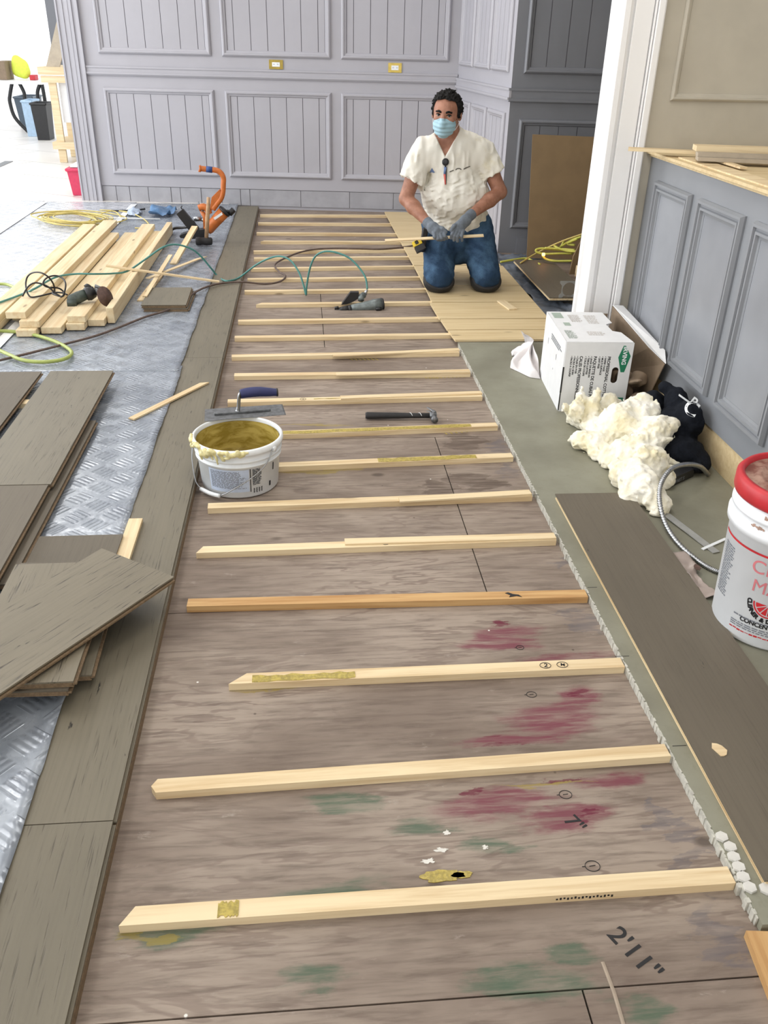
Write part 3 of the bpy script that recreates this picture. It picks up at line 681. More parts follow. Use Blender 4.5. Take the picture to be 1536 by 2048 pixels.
# shorter upper pieces of doubled battens (butted, proud of the lower one)
def glue_on(o, u0, u1, v0=-.5, v1=.5, name='dried_glue', mt='glue', L=None):
    """irregular film of glue on the top face of batten o, u along length in metres from centre"""
    bm = bmesh.new(); n = 14; pts = []
    for k in range(n): pts.append((u0 + (u1 - u0) * k / (n - 1), -.019 + .006 * random.random() + .038 * (v0 + .5), .0112))
    for k in range(n): pts.append((u1 - (u1 - u0) * k / (n - 1), .019 - .008 * random.random() - .038 * (.5 - v1), .0112))
    prism(bm, pts, (0, 0, .0012)); me = bpy.data.meshes.new(name); bmesh.ops.recalc_face_normals(bm, faces=bm.faces); bm.to_mesh(me); bm.free()
    c = bpy.data.objects.new(name, me); COL.objects.link(c); me.materials.append(M[mt]); c.parent = o; return c
glue_on(BATT[0], -.425, -.385); glue_on(BATT[2], -.47, -.20, -.5, .3); glue_on(BATT[6], .02, .42); glue_on(BATT[7], -.5, .45, -.5, .4); glue_on(BATT[8], -.2, .1, -.2, .1)
def mark_on(o, u, txt, size=.022, ring=.013):
    if txt:
        me = text_mesh(txt, size, .0004, .0002, 'CENTER'); me.transform(Matrix.Translation((u, -size * .3, .0113)) @ Matrix.Rotation(R_(-14), 4, 'Z'))
        c = link_mesh('pencil_mark', me, M['ink']); c.parent = o
    if ring:
        bm = bmesh.new(); pts = [Vector((u + ring * 1.15 * math.cos(a), ring * .9 * math.sin(a), .0114)) for a in np.linspace(0, 2 * math.pi, 20)[:-1]]
        tube(bm, pts, .0009, 4, closed=True); c = from_bm('pencil_mark', bm, M['ink']); c.parent = o
mark_on(BATT[2], .315, '2'); mark_on(BATT[2], .362, 'M', .016); mark_on(BATT[4], .02, '1', .014, .012); mark_on(BATT[8], -.25, '0', .01, .012)
bm = bmesh.new(); prism(bm, [(.36, -.012, .0112), (.385, -.006, .0112), (.40, -.013, .0112), (.392, .0, .0112), (.375, .004, .0112), (.362, .014, .0112), (.352, .010, .0112), (.366, -.002, .0112)], (0, 0, .0008))
kn = from_bm('knot', bm, M['black']); kn.parent = BATT[3]; kn['label'] = 'black knot'
me = text_mesh('1 lumber 1', .016, .0008, .0003, 'CENTER'); me.transform(Matrix.Translation((.33, -.0203, -.006)) @ Matrix.Rotation(R_(90), 4, 'X')); 
bm = bmesh.new()
for k in range(16): box(bm, (.24 + k * .0075, -.0204, -.001 + .001 * (k % 3)), (.004, .0006, .004 + .002 * (k % 2)))
c = from_bm('stamp_mark', bm, M['ink']); c.parent = BATT[0]
# second strips that double a batten
for (a, b_, lb) in [((682, 797), (965, 787), 'proud upper strip on the batten behind the hammer'), ((673, 750), (941, 743), 'proud upper strip on the right of the tenth batten'),
                    ((667, 712), (920, 700), 'proud upper strip at the cement slab back corner'), ((690, 1088), (1113, 1076), 'overlapping strip on the right half of the fifth batten'),
                    ((800, 1003), (1064, 988), 'overlapping strip on the right end of the sixth batten'), ((685, 938), (876, 926), None)]:
    if lb: stick('batten_shim', G(*a, .0285), G(*b_, .0285), .036, .006, M['pine'], lb, 'shim', 'thin strips doubling the battens')
# grey oak planks
def plank(name, cx, cy, L, W, zt, rz, mt, label, group=None, th=.019, tongue=True, tilt=0.0, core='ply_core'):
    bm = bmesh.new(); box(bm, (0, 0, -.0025), (L, W, .005)); nf = len(bm.faces)
    box(bm, (0, 0, -(th + .0052) / 2), (L - .004, W - .010, th - .0052))
    if tongue: box(bm, (0.0, -W / 2 - .0005, -th * .58), (L - .006, .011, .005)); box(bm, (L / 2 - .002, 0, -th * .58), (.010, W - .02, .005)); box(bm, (0, 0, -th + .002), (L - .003, W - .004, .004))
    bm.faces.ensure_lookup_table()
    for i, f in enumerate(bm.faces): f.material_index = 0 if i < nf else 1
    o = from_bm(name, bm, [mt, M[core]]); o.location = (cx, cy, zt); o.rotation_euler = (tilt, 0, rz)
    return tag(o, label, 'plank', group)
P90 = R_(90)
GR = 'wide grey oak floor planks laid or lying loose'
# laid row (runs along y): right edge x=-0.43
for (y0, y1, mt, lb) in [(-1.1, 1.30, 'oak', 'grey oak plank of the laid row, nearest the camera, knotted'), (1.3025, 4.27, 'oak', 'grey oak plank of the laid row, left of the glue bucket'), (4.2725, 6.9, 'oak', 'grey oak plank of the laid row, beside the thin loose shims'), (6.9025, 8.70, 'oak', 'last grey oak plank of the laid row, ending at the back wall')]:
    o = plank('floor_plank', -.575, (y0 + y1) / 2, y1 - y0, .29, .0420, -P90, M[mt], lb, 'laid grey oak plank row', core='oak')
    o.scale.y = -1
def fl(o): o.scale.y = -1; return o
W = .286
plank('floor_plank', -1.242 - W / 2, 3.955 - .95, 1.9, W, .088, P90, M['oak_smooth'], 'grey oak plank at the left frame edge beside the stacked pair')
plank('floor_plank', -.905 - W / 2, (2.757 + 3.92) / 2, 3.92 - 2.757, W, .102, P90, M['oak'], 'pitted grey oak plank, farther of the end-to-end stacked pair')
plank('floor_plank', -.912 - W / 2, (2.752 + 1.75) / 2, 2.752 - 1.75, W, .102, P90, M['oak_smooth'], 'smooth grey oak plank, nearer of the end-to-end stacked pair')
plank('floor_plank', -.880 - W / 2, (3.39 + 2.17) / 2, 3.39 - 2.17, W, .074, P90, M['oak_smooth'], 'narrow visible grey oak plank under the end-to-end stacked pair')
plank('floor_plank', -1.03 - W / 2, 3.0, 1.6, W, .0655, P90, M['oak_smooth'], 'lowest grey oak plank carrying the stacked pair, mostly hidden') if False else None
for (cx, cy, z) in [(-1.05, 3.72, .0825), (-1.06, 2.0, .0825), (-1.4, 3.7, .0685), (-1.4, 2.4, .0685), (-1.03, 3.3, .0545), (-1.03, 2.25, .0545)]:
    pass
# bearers that carry the loose planks
stick('bearer_strip', (-1.60, 3.60, .0685), (-0.93, 3.60, .0685), .05, .0225, M['pine'], 'pine bearer strip under the far ends of the stacked planks', 'strip')
stick('bearer_strip', (-1.60, 2.45, .0685), (-1.18, 2.45, .0685), .05, .0225, M['pine'], 'pine bearer strip hidden below the left frame-edge plank', 'strip')
stick('bearer_strip', (-1.15, 3.62, .0825), (-0.95, 3.62, .0825), .05, .0135, M['pine'], 'small pine packer between plank and bearer, far end of stack', 'strip')
stick('bearer_strip', (-1.02, 3.1, .0548), (-.9, 3.1, .0548), .05, .009, M['pine'], 'thin packer under the narrow visible plank', 'strip')
plank('floor_plank', -.744, 2.15, .62, .27, .0640, P90, M['oak_smooth'], 'short smooth grey oak offcut lying flat at the front of the film')
plank('floor_plank', -.700, 1.975, .50, .27, .0850, P90 + R_(2), M['oak'], 'grey oak offcut low in the pile, its right edge sticking out over the plank row')
plank('floor_plank', -.728, 1.945, .58, .28, .1040, P90 - R_(1), M['oak_smooth'], 'grey oak offcut just beneath the bold-grained one')
plank('floor_plank', -.722, 1.930, .54, .28, .1235, P90 + R_(.5), M['oak_bold'], 'bold-grained grey oak offcut directly below the slanting top plank')
# top plank, slanting
d = Vector((-.343, -.48, 0)).normalized(); nrm = Vector((-.814, .58, 0)).normalized()
c0 = G(348, 1152, .148); L = 1.15; cc = c0 + d * (L / 2) + nrm * (.286 / 2)
plank('floor_plank', cc.x, cc.y, L, .286, .146, math.atan2(-d.y, -d.x), M['oak_bold'], 'bold-grained grey oak plank lying slantwise on top of the near pile', tongue=True)
A = G(258, 1037, .0560); stick('loose_strip', (A.x, 2.34 - .1, .0560), (A.x, A.y, .0560), .045, .0125, M['pine'], 'short pine strip poking out behind the slanting top plank', 'strip').location.x += .045
# cement side plank
o = plank('floor_plank', 1.035, (1.06 + 2.71) / 2, 2.71 - 1.06, .285, .0436, -P90 + R_(-.4), M['oak_smooth'], 'long smooth grey oak plank lying on the cement slab at right', core='pine'); o.scale.y = -1
patch = blob_patch('dried_putty_patch', 1440, 1502, .018, .03, M['pine'], o, z=.0438, n=9, jag=.45)
# loose strips on the plank row and film
stick('loose_strip', G(268, 838, .0560), G(418, 764, .0500), .030, .007, M['pine'], 'thin pine strip lying across film and plank row, left of the bucket', 'strip', clipr=(.0, .03))
# two stacked offcuts on the film
a = G(287, 611, .085); b_ = G(377, 611, .085)
plank('floor_plank', (a.x + b_.x) / 2 - .005, a.y + .20, .40, b_.x - a.x, .066, P90, M['oak_smooth'], 'lower of two small grey oak offcuts beside the lumber pile')
plank('floor_plank', (a.x + b_.x) / 2 - .02, a.y + .21, .40, b_.x - a.x, .0855, P90 + R_(1), M['oak'], 'upper of two small grey oak offcuts beside the lumber pile')
ST = 'pine strips scattered around the small offcuts'
def flat(a, b_, z, w, th, lb, mt='pine', **k): return stick('loose_strip', G(*a, z) if len(a) == 2 else Vector(a), G(*b_, z) if len(b_) == 2 else Vector(b_), w, th, M[mt], lb, 'strip', ST, **k)
flat((274, 600), (314, 548), .056, -.045, .008, 'wider pine strip between lumber pile and small offcuts', )
flat((296, 590), (388, 508), .093, -.025, .006, 'slim pine strip with nail hole lying along the offcuts left edge') if False else None
stick('loose_strip', G(294, 592, .0925), V(345, 509, 6.3), .028, .006, M['pine'], 'slim pine strip with nail holes propped on the small offcuts', 'strip', ST)
stick('loose_strip', G(300, 556, .0990), G(414, 512, .058), .03, .006, M['pine'], 'thin tapered wedge strip pointing at the laid plank row', 'strip', ST, clipr=(.0, .12))
stick('loose_strip', G(212, 531, .185), G(439, 563, .060), .028, .010, M['pine'], 'long pale strip leaning from the lumber pile down to the plank row', 'strip')
stick('loose_strip', G(352, 527, .0560), V(395, 452, 6.88), .045, .018, M['pine'], 'pine stick leaning up against the orange floor nailer', 'strip')
# tan plywood sheets on the far battens
bm = bmesh.new(); A = G(770, 424, .034); 
def sheet_ply(name, pts, zt, th, label, mt='ply_tan'):
    my = sum(p[1] for p in pts) / len(pts); pts = [(p[0], p[1] - .0045 if p[1] > my else p[1] + .0045) for p in pts]; bm = bmesh.new(); cxy = Vector((sum(p[0] for p in pts) / len(pts), sum(p[1] for p in pts) / len(pts), 0))
    prism(bm, [(p[0] - cxy.x, p[1] - cxy.y, -th) for p in pts], (0, 0, th)); o = from_bm(name, bm, M[mt]); o.location = (cxy.x, cxy.y, zt)
    return tag(o, label, 'plywood sheet', 'tan plywood sheets over the battens')
sheet_ply('plywood_sheet', [(.775, 8.50), (1.36, 8.45), (1.44, 7.1), (.79, 7.1)], .0345, .012, 'tan plywood sheet meeting the back wall, left of the corner')
sheet_ply('plywood_sheet', [(.79, 7.095), (1.45, 7.095), (1.45, 6.32), (.80, 6.32)], .0345, .012, 'tan plywood sheet behind the kneeling man')
sheet_ply('plywood_sheet', [(.80, 6.315), (1.46, 6.315), (1.46, 5.74), (.805, 5.74)], .0345, .012, 'tan plywood sheet under the kneeling man\'s feet')
sheet_ply('plywood_sheet', [(.805, 5.735), (1.46, 5.735), (1.46, 5.325), (.80, 5.325)], .0345, .012, 'tan plywood sheet under the kneeling man\'s knees')
sheet_ply('plywood_sheet', [(.785, 5.32), (1.46, 5.32), (1.46, 4.965), (.795, 4.965)], .0345, .012, 'tan plywood sheet with a small offcut on it, in front of the man')
sheet_ply('plywood_sheet', [(.80, 4.96), (1.455, 4.96), (1.455, 4.745), (.81, 4.745)], .0345, .012, 'narrow tan plywood strip, second from the cement slab')
sheet_ply('plywood_sheet', [(.812, 4.74), (1.45, 4.74), (1.45, 4.556), (.825, 4.556)], .0345, .012, 'narrow tan plywood strip touching the cement slab back edge')
stick('loose_strip', G(994, 601, .043), G(1018, 618, .043), .055, .008, M['pine'], 'tiny pine offcut lying on plywood in front of the man\'s knee', 'strip')
# near right pine board
bm = bmesh.new(); a = G(1492, 1861, .02); b_ = G(1536, 1975, .02)
stick('pine_board', b_ + (b_ - a) * 1.5, a, -.25, .0195, M['amber_pine'], 'yellow pine board at the lower right corner below the slab', 'board')
# ------------------------------------------------------------------ lumber pile
LG = 'pale framing lumber pieces in the pile on the film'
def beam(xl, xr, y0, y1, zt, h, lb):
    bm = bmesh.new(); L = y1 - y0; w = xr - xl; box(bm, (0, 0, 0), (L, w, h))
    o = from_bm('lumber', bm, M['lumber'], bevel=.004); o.location = ((xl + xr) / 2, (y0 + y1) / 2, zt - h / 2); o.rotation_euler = (0, 0, P90 + random.uniform(-.004, .004)); return tag(o, lb, 'lumber', LG)
h = .037; z1 = .0525 + h; z2 = z1 + h + .0003; z3 = z2 + h + .0003
beam(-1.765, -1.665, 4.55, 7.32, z2, h, 'leftmost lumber piece, upper layer, running off the left frame edge')
beam(-1.765, -1.665, 4.7, 7.2, z1, h, 'lower lumber piece hidden beneath the leftmost one')
beam(-1.645, -1.545, 4.85, 7.25, z2, h, 'middle layer lumber hidden below the knotted top piece')
beam(-1.600, -1.495, 4.68, 7.29, z3, h, 'topmost knotted lumber piece, left, under the grinder cord loops')
beam(-1.530, -1.425, 4.64, 6.99, z2, h, 'second layer lumber to the right of the topmost piece, near end exposed')
beam(-1.540, -1.435, 4.60, 6.9, z1, h, 'bottom lumber piece with near end below the second layer, leftmost of the bottom')
beam(-1.650, -1.552, 4.9, 7.1, z1, h, 'bottom lumber piece deep inside the left half of the pile')
beam(-1.423, -1.315, 4.65, 7.19, z1, h, 'wide flat bottom lumber piece in the middle of the pile')
beam(-1.302, -1.203, 4.73, 7.34, z2, h, 'upper lumber piece under the angle grinder disc')
beam(-1.311, -1.213, 4.71, 7.1, z1, h, 'bottom lumber piece directly beneath the one under the grinder')
beam(-1.208, -1.118, 4.785, 7.25, z1, h, 'bottom lumber piece between the grinder and the on-edge piece')
beam(-1.109, -1.068, 4.84, 7.35, .0525 + .088, .088, 'rightmost lumber piece, standing on edge')
# stack of trim boards on the bar counter
def trim_board(a, b_, z, w, th, lb, mt='pine'): return stick('trim_board', a, b_, w, th, M[mt], lb, 'board', 'primed boards stacked on the bar counter')
M['primed'] = plain('beige_primed_board', lin(170, 158, 140), 0.6, var=0.08, sc=12)
a = VX(1255, 306, 1.41); a = Vector((1.412, 3.90, 1.102)); 
stick('trim_board', (1.412, 3.90, 1.098), (1.93, 3.72, 1.098), .055, .012, M['pine'], 'slim marked board jutting left over the end of the counter', 'board', 'boards stacked on the bar counter')
stick('trim_board', (1.60, 3.60, 1.098), (2.5, 3.36, 1.098), .075, .014, M['primed'], 'lowest primed board of the stack on the counter', 'board', 'boards stacked on the bar counter')
stick('trim_board', (1.605, 3.62, 1.1125), (2.5, 3.40, 1.1125), .06, .014, M['primed'], 'middle notched board of the stack on the counter', 'board', 'boards stacked on the bar counter')
stick('trim_board', (1.62, 3.68, 1.133), (2.5, 3.52, 1.133), .07, .020, M['pine'], 'topmost board of the stack on the counter', 'board', 'boards stacked on the bar counter')
for (x, y) in [(1.70, 3.78), (2.2, 3.62)]: stick('spacer_block', (x, y - .35, 1.0838), (x + .03, y - .35, 1.0838), .42, .0076, M['pine'], 'thin spacer under the counter boards, %s one' % ('left' if x < 2 else 'right'), 'block')
# ------------------------------------------------------------------ hex tiles on the slab corner
M['hex'] = plain('white_marble_hex', lin(208, 206, 200), 0.35, var=0.08, sc=25)
for k, (px, py) in enumerate([(1444, 1672), (1461, 1692), (1468, 1712), (1478, 1732), (1487, 1752), (1500, 1773), (1532, 1776)]):
    c = G(px, py, .030); bm = bmesh.new(); r = .0135; prism(bm, [(r * math.cos(R_(60 * q + 20)), r * math.sin(R_(60 * q + 20)), 0) for q in range(6)], (0, 0, .006)); o = from_bm('hex_tile', bm, M['hex'], bevel=.001); o.location = (c.x, c.y, .0243)
    tag(o, 'white hexagonal mosaic tile left on the slab edge, %s from the back' % ORD[k], 'tile', 'white hexagon tiles left on the slab corner')
# ================================================================== OBJECTS
def surf_wrap(me, C, rfun, ang0, z0, off=0.0008):
    """wrap flat mesh (x = arc length, y = height) round a vertical axis"""
    bm = bmesh.new(); bm.from_mesh(me); bmesh.ops.triangulate(bm, faces=bm.faces)
    for _ in range(4):
        el = [e for e in bm.edges if abs(e.verts[0].co.x - e.verts[1].co.x) > .006]
        if not el: break
        bmesh.ops.subdivide_edges(bm, edges=el, cuts=1); bmesh.ops.triangulate(bm, faces=[f for f in bm.faces if len(f.verts) > 3])
    bm.to_mesh(me); bm.free()
    for v in me.vertices:
        z = z0 + v.co.y; r = rfun(z) + off + v.co.z; a = ang0 + v.co.x / rfun(z0 + .0)
        v.co = Vector((C[0] + r * math.cos(a), C[1] + r * math.sin(a), z))
    return me
def flat_rects(rects, sub=14):
    bm = bmesh.new()
    for (x0, y0, x1, y1) in rects:
        n = max(1, min(sub, int(abs(x1 - x0) / .006)))
        for k in range(n):
            a = x0 + (x1 - x0) * k / n; b_ = x0 + (x1 - x0) * (k + 1) / n
            vs = [bm.verts.new(p) for p in ((a, y0, 0), (b_, y0, 0), (b_, y1, 0), (a, y1, 0))]; bm.faces.new(vs)
    me = bpy.data.meshes.new('r'); bm.to_mesh(me); bm.free(); return me
def print_lines(x0, y0, x1, y1, n, seed=0, gap=.45):
    r = random.Random(seed); out = []; hh = (y1 - y0) / n
    for i in range(n):
        y = y1 - (i + 1) * hh; x = x0
        end = x0 + (x1 - x0) * r.uniform(.75, 1.0)
        while x < end:
            w = r.uniform(.006, .02); out.append((x, y, min(x + w, end), y + hh * (1 - gap))); x += w + .003
    return out
def wrapped(name, me, C, rf, a0, z0, mt, parent, off=.0008, label=None):
    surf_wrap(me, C, rf, a0, z0, off); me.name = name; o = link_mesh(name, me, M[mt], parent)
    if label: o['label'] = label
    return o

# ---- glue bucket
C = Vector((-.262, 2.945, 0.0)); rb, rt, hb = .143, .166, .203
bk = empty('glue_bucket', (C.x, C.y, 0), label='white plastic bucket with yellow adhesive inside and a wire bail, on the sub-floor', cat='bucket')
bk_in = NB('glue_coated_inside'); vv = bk_in.coord(); nn = bk_in.noise(bk_in.coord(scale=(14, 14, 40)), 1, 4, .6, .5); zz = bk_in.sep(vv)[2]
cc_ = bk_in.mix(bk_in.ramp(nn, .35, .65), lin(186, 166, 92), lin(142, 122, 48)); bk_in.bump(nn, .4, .004); bk_in.out(cc_, .25); M['glue_in'] = bk_in.m
bm = bmesh.new(); r_at = lambda z: rb + (rt - .008 - rb) * z / hb
lathe(bm, [(0, .002), (rb - .006, .002), (rb, .008), (r_at(.13), .13), (r_at(.135) + .006, .132), (r_at(.135) + .006, .137), (r_at(.14), .139), (r_at(.150), .150), (r_at(.150) + .007, .152), (r_at(.158) + .007, .158), (r_at(.158) + .002, .160), (r_at(.178) + .002, .178), (rt, .180), (rt + .002, .186), (rt + .001, .199), (rt - .004, .203), (rt - .008, .203), (rt - .009, .196), (r_at(.16) - .003, .16), (rb - .004, .012), (0, .010)], C, 64)
body = from_bm('body', bm, M['white_plastic'], bk, True)
bm = bmesh.new(); lathe(bm, [(0, .035), (.05, .034), (rb - .03, .038), (rb - .006, .05), (r_at(.1) - .0045, .10), (r_at(.19) - .0045, .188)], C, 64); from_bm('adhesive', bm, M['glue_in'], bk, True)
a0 = math.atan2(-C.y, -C.x)
rf = lambda z: r_at(z)
wrapped('label_panel', flat_rects([(-.115, .028, .035, .125)], 30), C, rf, a0, 0, 'label_blue' if 'label_blue' in M else 'white_plastic', bk, .0004) if False else None
M['label_blue'] = plain('pale_blue_label', lin(190, 202, 222), .5, var=.04, sc=40)
wrapped('label_panel', flat_rects([(-.118, .030, .030, .122)], 30), C, rf, a0, 0, 'label_blue', bk, .0004)
wrapped('label_print', flat_rects(print_lines(-.110, .045, .026, .117, 18, 1)), C, rf, a0, 0, 'ink_grey', bk, .0009)
wrapped('label_print', flat_rects(print_lines(.042, .055, .078, .122, 16, 4) + [(.033, .028, .036, .124)]), C, rf, a0, 0, 'ink', bk, .0009)
rr = []
for q in range(4):
    for k in range(5): rr.append((.045 + q * .010, .022 + k * .004, .045 + q * .010 + .004 + .001 * ((k + q) % 2), .022 + k * .004 + .003))
wrapped('label_print', flat_rects(rr), C, rf, a0, 0, 'ink', bk, .0009)
wrapped('label_print', flat_rects([(.112, .03, .120, .05)]), C, rf, a0, 0, 'ink', bk, .0009); wrapped('label_print', flat_rects([(.130, .09, .136, .12)]), C, rf, a0, 0, 'ink', bk, .0009)
def on_cyl(px, py, C, r):
    d = ray(px, py); o = Vector((0, 0, H)); a = d.x**2 + d.y**2; dx, dy = o.x - C.x, o.y - C.y; b_ = 2 * (d.x * dx + d.y * dy); c = dx * dx + dy * dy - r * r; disc = b_ * b_ - 4 * a * c
    t = (-b_ - math.sqrt(disc)) / (2 * a) if disc > 0 else -b_ / (2 * a); return o + d * t
R1 = .170
hp = [C + Vector((-.166, -.012, .165)), C + Vector((-.170, -.03, .12)), C + Vector((-.165, -.055, .07)), C + Vector((-.155, -.075, .035))]
hp += [on_cyl(406, 979, C, R1 - .005), on_cyl(422, 986, C, R1 - .006), on_cyl(441, 991, C, R1 - .005), on_cyl(470, 977, C, R1 - .004), on_cyl(507, 953, C, R1), on_cyl(533, 927, C, R1), on_cyl(546, 897, C, R1)]
bail = from_bm('bail', (lambda b: (tube(b, smooth_path(hp, 6), .0022, 6), b)[1])(bmesh.new()), M['steel'], bk, True)
bm = bmesh.new(); tube(bm, smooth_path([on_cyl(402, 978, C, R1 - .004), on_cyl(421, 987, C, R1 - .004), on_cyl(440, 992, C, R1 - .003)], 4), .008, 10); from_bm('grip', bm, M['white_plastic'], bail, True)
for p in (C + Vector((-.160, -.012, .165)), on_cyl(546, 897, C, R1 - .008)): bm = bmesh.new(); lathe(bm, [(0, 0), (.012, 0), (.010, .01), (0, .01)], p, 14, axis_matrix((p - C) * Vector((1, 1, 0)))); from_bm('ear', bm, M['white_plastic'], bk, True)
s = SDF((C.x - .2, C.y - .2, .10), (C.x + .05, C.y - .0, .215), .0035)
for k in range(40):
    a = R_(random.uniform(170, 290)); z = .20 - abs(random.gauss(0, .012)); r = rt + .002; p = (C.x + r * math.cos(a), C.y + r * math.sin(a), z); s.ell(p, (random.uniform(.006, .014), random.uniform(.006, .012), random.uniform(.004, .013)), .004)
for k in range(8):
    a = R_(random.uniform(215, 265)); p = C + Vector(((rt + .001) * math.cos(a), (rt + .001) * math.sin(a), .19)); s.cap(p, p + Vector((.012 * math.cos(a + 1.5), .012 * math.sin(a + 1.5), -random.uniform(.015, .04))), .004, .0035, .004)
M['glue_pale'] = plain('pale_dried_glue', lin(214, 204, 150), .35, var=.15, sc=60, bump=.2)
s.mesh('glue_drips', M['glue_pale'], bk, 1)
# ---- trowel across the bucket rim
zt = .2052; P0, P1, P2, P3 = G(410, 819, zt), G(409, 843, zt), G(569, 830, zt), G(562, 809, zt)
tw = empty('trowel', (P0 + P2) / 2, label='steel notched trowel with blue soft grip resting across the bucket rim', cat='trowel')
bm = bmesh.new(); pts = [P1, P2, P3 , P0]; prism(bm, [Vector(p) for p in pts], (0, 0, .0012)); 
n = 22
for k in range(n):
    p = P2.lerp(P3, (k + .5) / n); box(bm, p + Vector((.003, 0, .0006)), (.006, .0030, .0012), math.atan2((P2 - P1).y, (P2 - P1).x))
blade = from_bm('blade', bm, M['dull_steel'], tw)
ax = (P2 - P1).normalized(); mid = lambda t: (P1.lerp(P2, t) + P0.lerp(P3, t)) / 2
bm = bmesh.new(); box(bm, (mid(.12) + mid(.84)) / 2 + Vector((0, 0, .0052)), ((mid(.84) - mid(.12)).length, .018, .008), math.atan2(ax.y, ax.x)); from_bm('spine', bm, M['dull_steel'], tw, bevel=.0015)
b0 = mid(.42) + Vector((0, 0, .008)); b1 = V(482, 788, b0.y); bm = bmesh.new(); tube(bm, smooth_path([b0, b0 + Vector((.004, 0, .02)), b1 - ax * .004, b1 + ax * .02], 6), [.010, .009, .008, .008, .008, .007, .007, .007, .007, .007, .007, .007, .007, .007, .007, .007, .007, .007, .007][:19], 10); from_bm('shank', bm, M['steel'], tw, True)
M['blue_grip'] = plain('blue_grip', lin(38, 44, 92), .55)
hpts = [b1 - ax * .002, b1 + ax * .03 + Vector((0, 0, .004)), b1 + ax * .07 + Vector((0, 0, .004)), b1 + ax * .11 + Vector((0, 0, -.001)), b1 + ax * .138 + Vector((0, 0, -.004))]
bm = bmesh.new(); sp = smooth_path(hpts, 6); tube(bm, sp, [.015 + .0045 * math.sin(math.pi * min(1, .15 + i / len(sp))) for i in range(len(sp))], 14); from_bm('handle', bm, M['blue_grip'], tw, True)
for (qa, qb) in ((hpts[0] - ax * .004, hpts[0] + ax * .002), (hpts[-1] - ax * .002, hpts[-1] + ax * .004)): bm = bmesh.new(); tube(bm, [qa, qb], .0162, 14); from_bm('handle_cap', bm, M['black'], tw, True)

# ---- hammer
p0, p1 = G(731, 831, .018), G(862, 831, .020)
hm = empty('claw_hammer', p0, label='black-handled claw hammer lying on the bare sub-floor', cat='hammer'); hx = (p1 - p0).normalized(); hy = Vector((-hx.y, hx.x, 0)); L = (p1 - p0).length
bm = bmesh.new(); tube(bm, [p0 + hx * t * L for t in (0, .03, .1, .3, .5, .65, .8, 1.0)], [.015, .0175, .017, .016, .0155, .0135, .0125, .013], 14, sq=(1.1, .85)); from_bm('handle', bm, M['dark_rubber'], hm, True)
for t in (.66, .80): bm = bmesh.new(); tube(bm, [p0 + hx * (t * L + .002 * k) + hy * (.013 * math.cos(a)) + Vector((0, 0, .0125 * math.sin(a))) for k, a in enumerate(np.linspace(.2, 2.9, 9))], .0012, 5); from_bm('grip_line', bm, M['white_plastic'], hm, True)
hc = p1 + hx * .012
bm = bmesh.new(); tube(bm, [hc - hx * .018, hc + hx * .012], [.013, .015], 12, sq=(1.3, 1)); tube(bm, [hc, hc - hy * .035, hc - hy * .040, hc - hy * .052], [.013, .010, .015, .0155], 14)
for dz in (-.006, .006): tube(bm, smooth_path([hc + hy * .005, hc + hy * .03 + hx * .004 + Vector((0, 0, dz)), hc + hy * .055 - hx * .008 + Vector((0, 0, dz)), hc + hy * .075 - hx * .024 + Vector((0, 0, dz * 1.5))], 5), [.0125 - .0006 * i for i in range(16)], 8, sq=(1, .5))
from_bm('head', bm, M['dull_steel'], hm, True)

# ---- pneumatic nail gun
def q4(x, y): return (650 + x / 10.97, 560 + y / 10.97)
ng = empty('nail_gun', G(700, 622, .0), label='grey pneumatic nail gun lying on the battens with teal hose attached', cat='nail gun')
M['gun_grey'] = plain('scuffed_grey_green_alloy', lin(112, 120, 120), .4, .35, .2, 40)
yN = 5.29
A = V(*q4(560, 625), yN); B = V(*q4(1010, 560), yN + .01); Cc = V(*q4(1060, 552), yN + .01); D = V(*q4(1240, 528), yN + .02)
bm = bmesh.new(); tube(bm, [A, A.lerp(B, .3), B, Cc, D], [.022, .026, .033, .037, .037], 20); from_bm('body', bm, M['gun_grey'], ng, True)
bm = bmesh.new(); tube(bm, [D, D + (D - B).normalized() * .012], [.0385, .034], 20); tube(bm, [V(*q4(1120, 640), yN - .03), V(*q4(1240, 625), yN - .03)], .010, 8); from_bm('end_cap', bm, M['black'], ng, True)
bm = bmesh.new(); tube(bm, [V(*q4(580, 630), yN), V(*q4(520, 640), yN)], [.025, .024], 14); tube(bm, [V(*q4(540, 620), yN), V(*q4(400, 640), yN), V(*q4(300, 660), yN)], [.020, .018, .013], 10); tube(bm, [V(*q4(330, 640), yN), V(*q4(160, 700), yN - .01)], [.011, .008], 8); tube(bm, [V(*q4(330, 690), yN - .02), V(*q4(470, 690), yN - .02)], .008, 8)
tube(bm, [V(*q4(210, 620), yN), V(*q4(300, 600), yN)], .009, 8); from_bm('nose', bm, M['black'], ng, True)
bm = bmesh.new(); pts = [V(*q4(x, y), yN + .04) for (x, y) in [(360, 545), (560, 275), (745, 275), (740, 400), (620, 480), (480, 530)]]; prism(bm, pts, (0, .035, 0)); from_bm('magazine', bm, M['black'], ng, bevel=.003)
bm = bmesh.new(); tube(bm, [V(*q4(790, 440), yN + .03), V(*q4(790, 370), yN + .05), V(*q4(850, 330), yN + .07)], [.020, .019, .020], 12); from_bm('grip', bm, M['gun_grey'], ng, True)
bm = bmesh.new(); tube(bm, [V(*q4(890, 320), yN + .07), V(*q4(900, 250), yN + .08), V(*q4(925, 215), yN + .08)], [.010, .009, .007], 10); cpl = V(*q4(928, 205), yN + .08); from_bm('air_coupler', bm, M['steel'], ng, True)
def ropes(name, pts, r, mt, label, cat, n=8, seg=8, group=None):
    bm = bmesh.new(); tube(bm, smooth_path(pts, n), r, seg); o = from_bm(name, bm, mt, None, True); return tag(o, label, cat, group)
M['teal'] = plain('teal_hose', lin(70, 128, 122), .4)
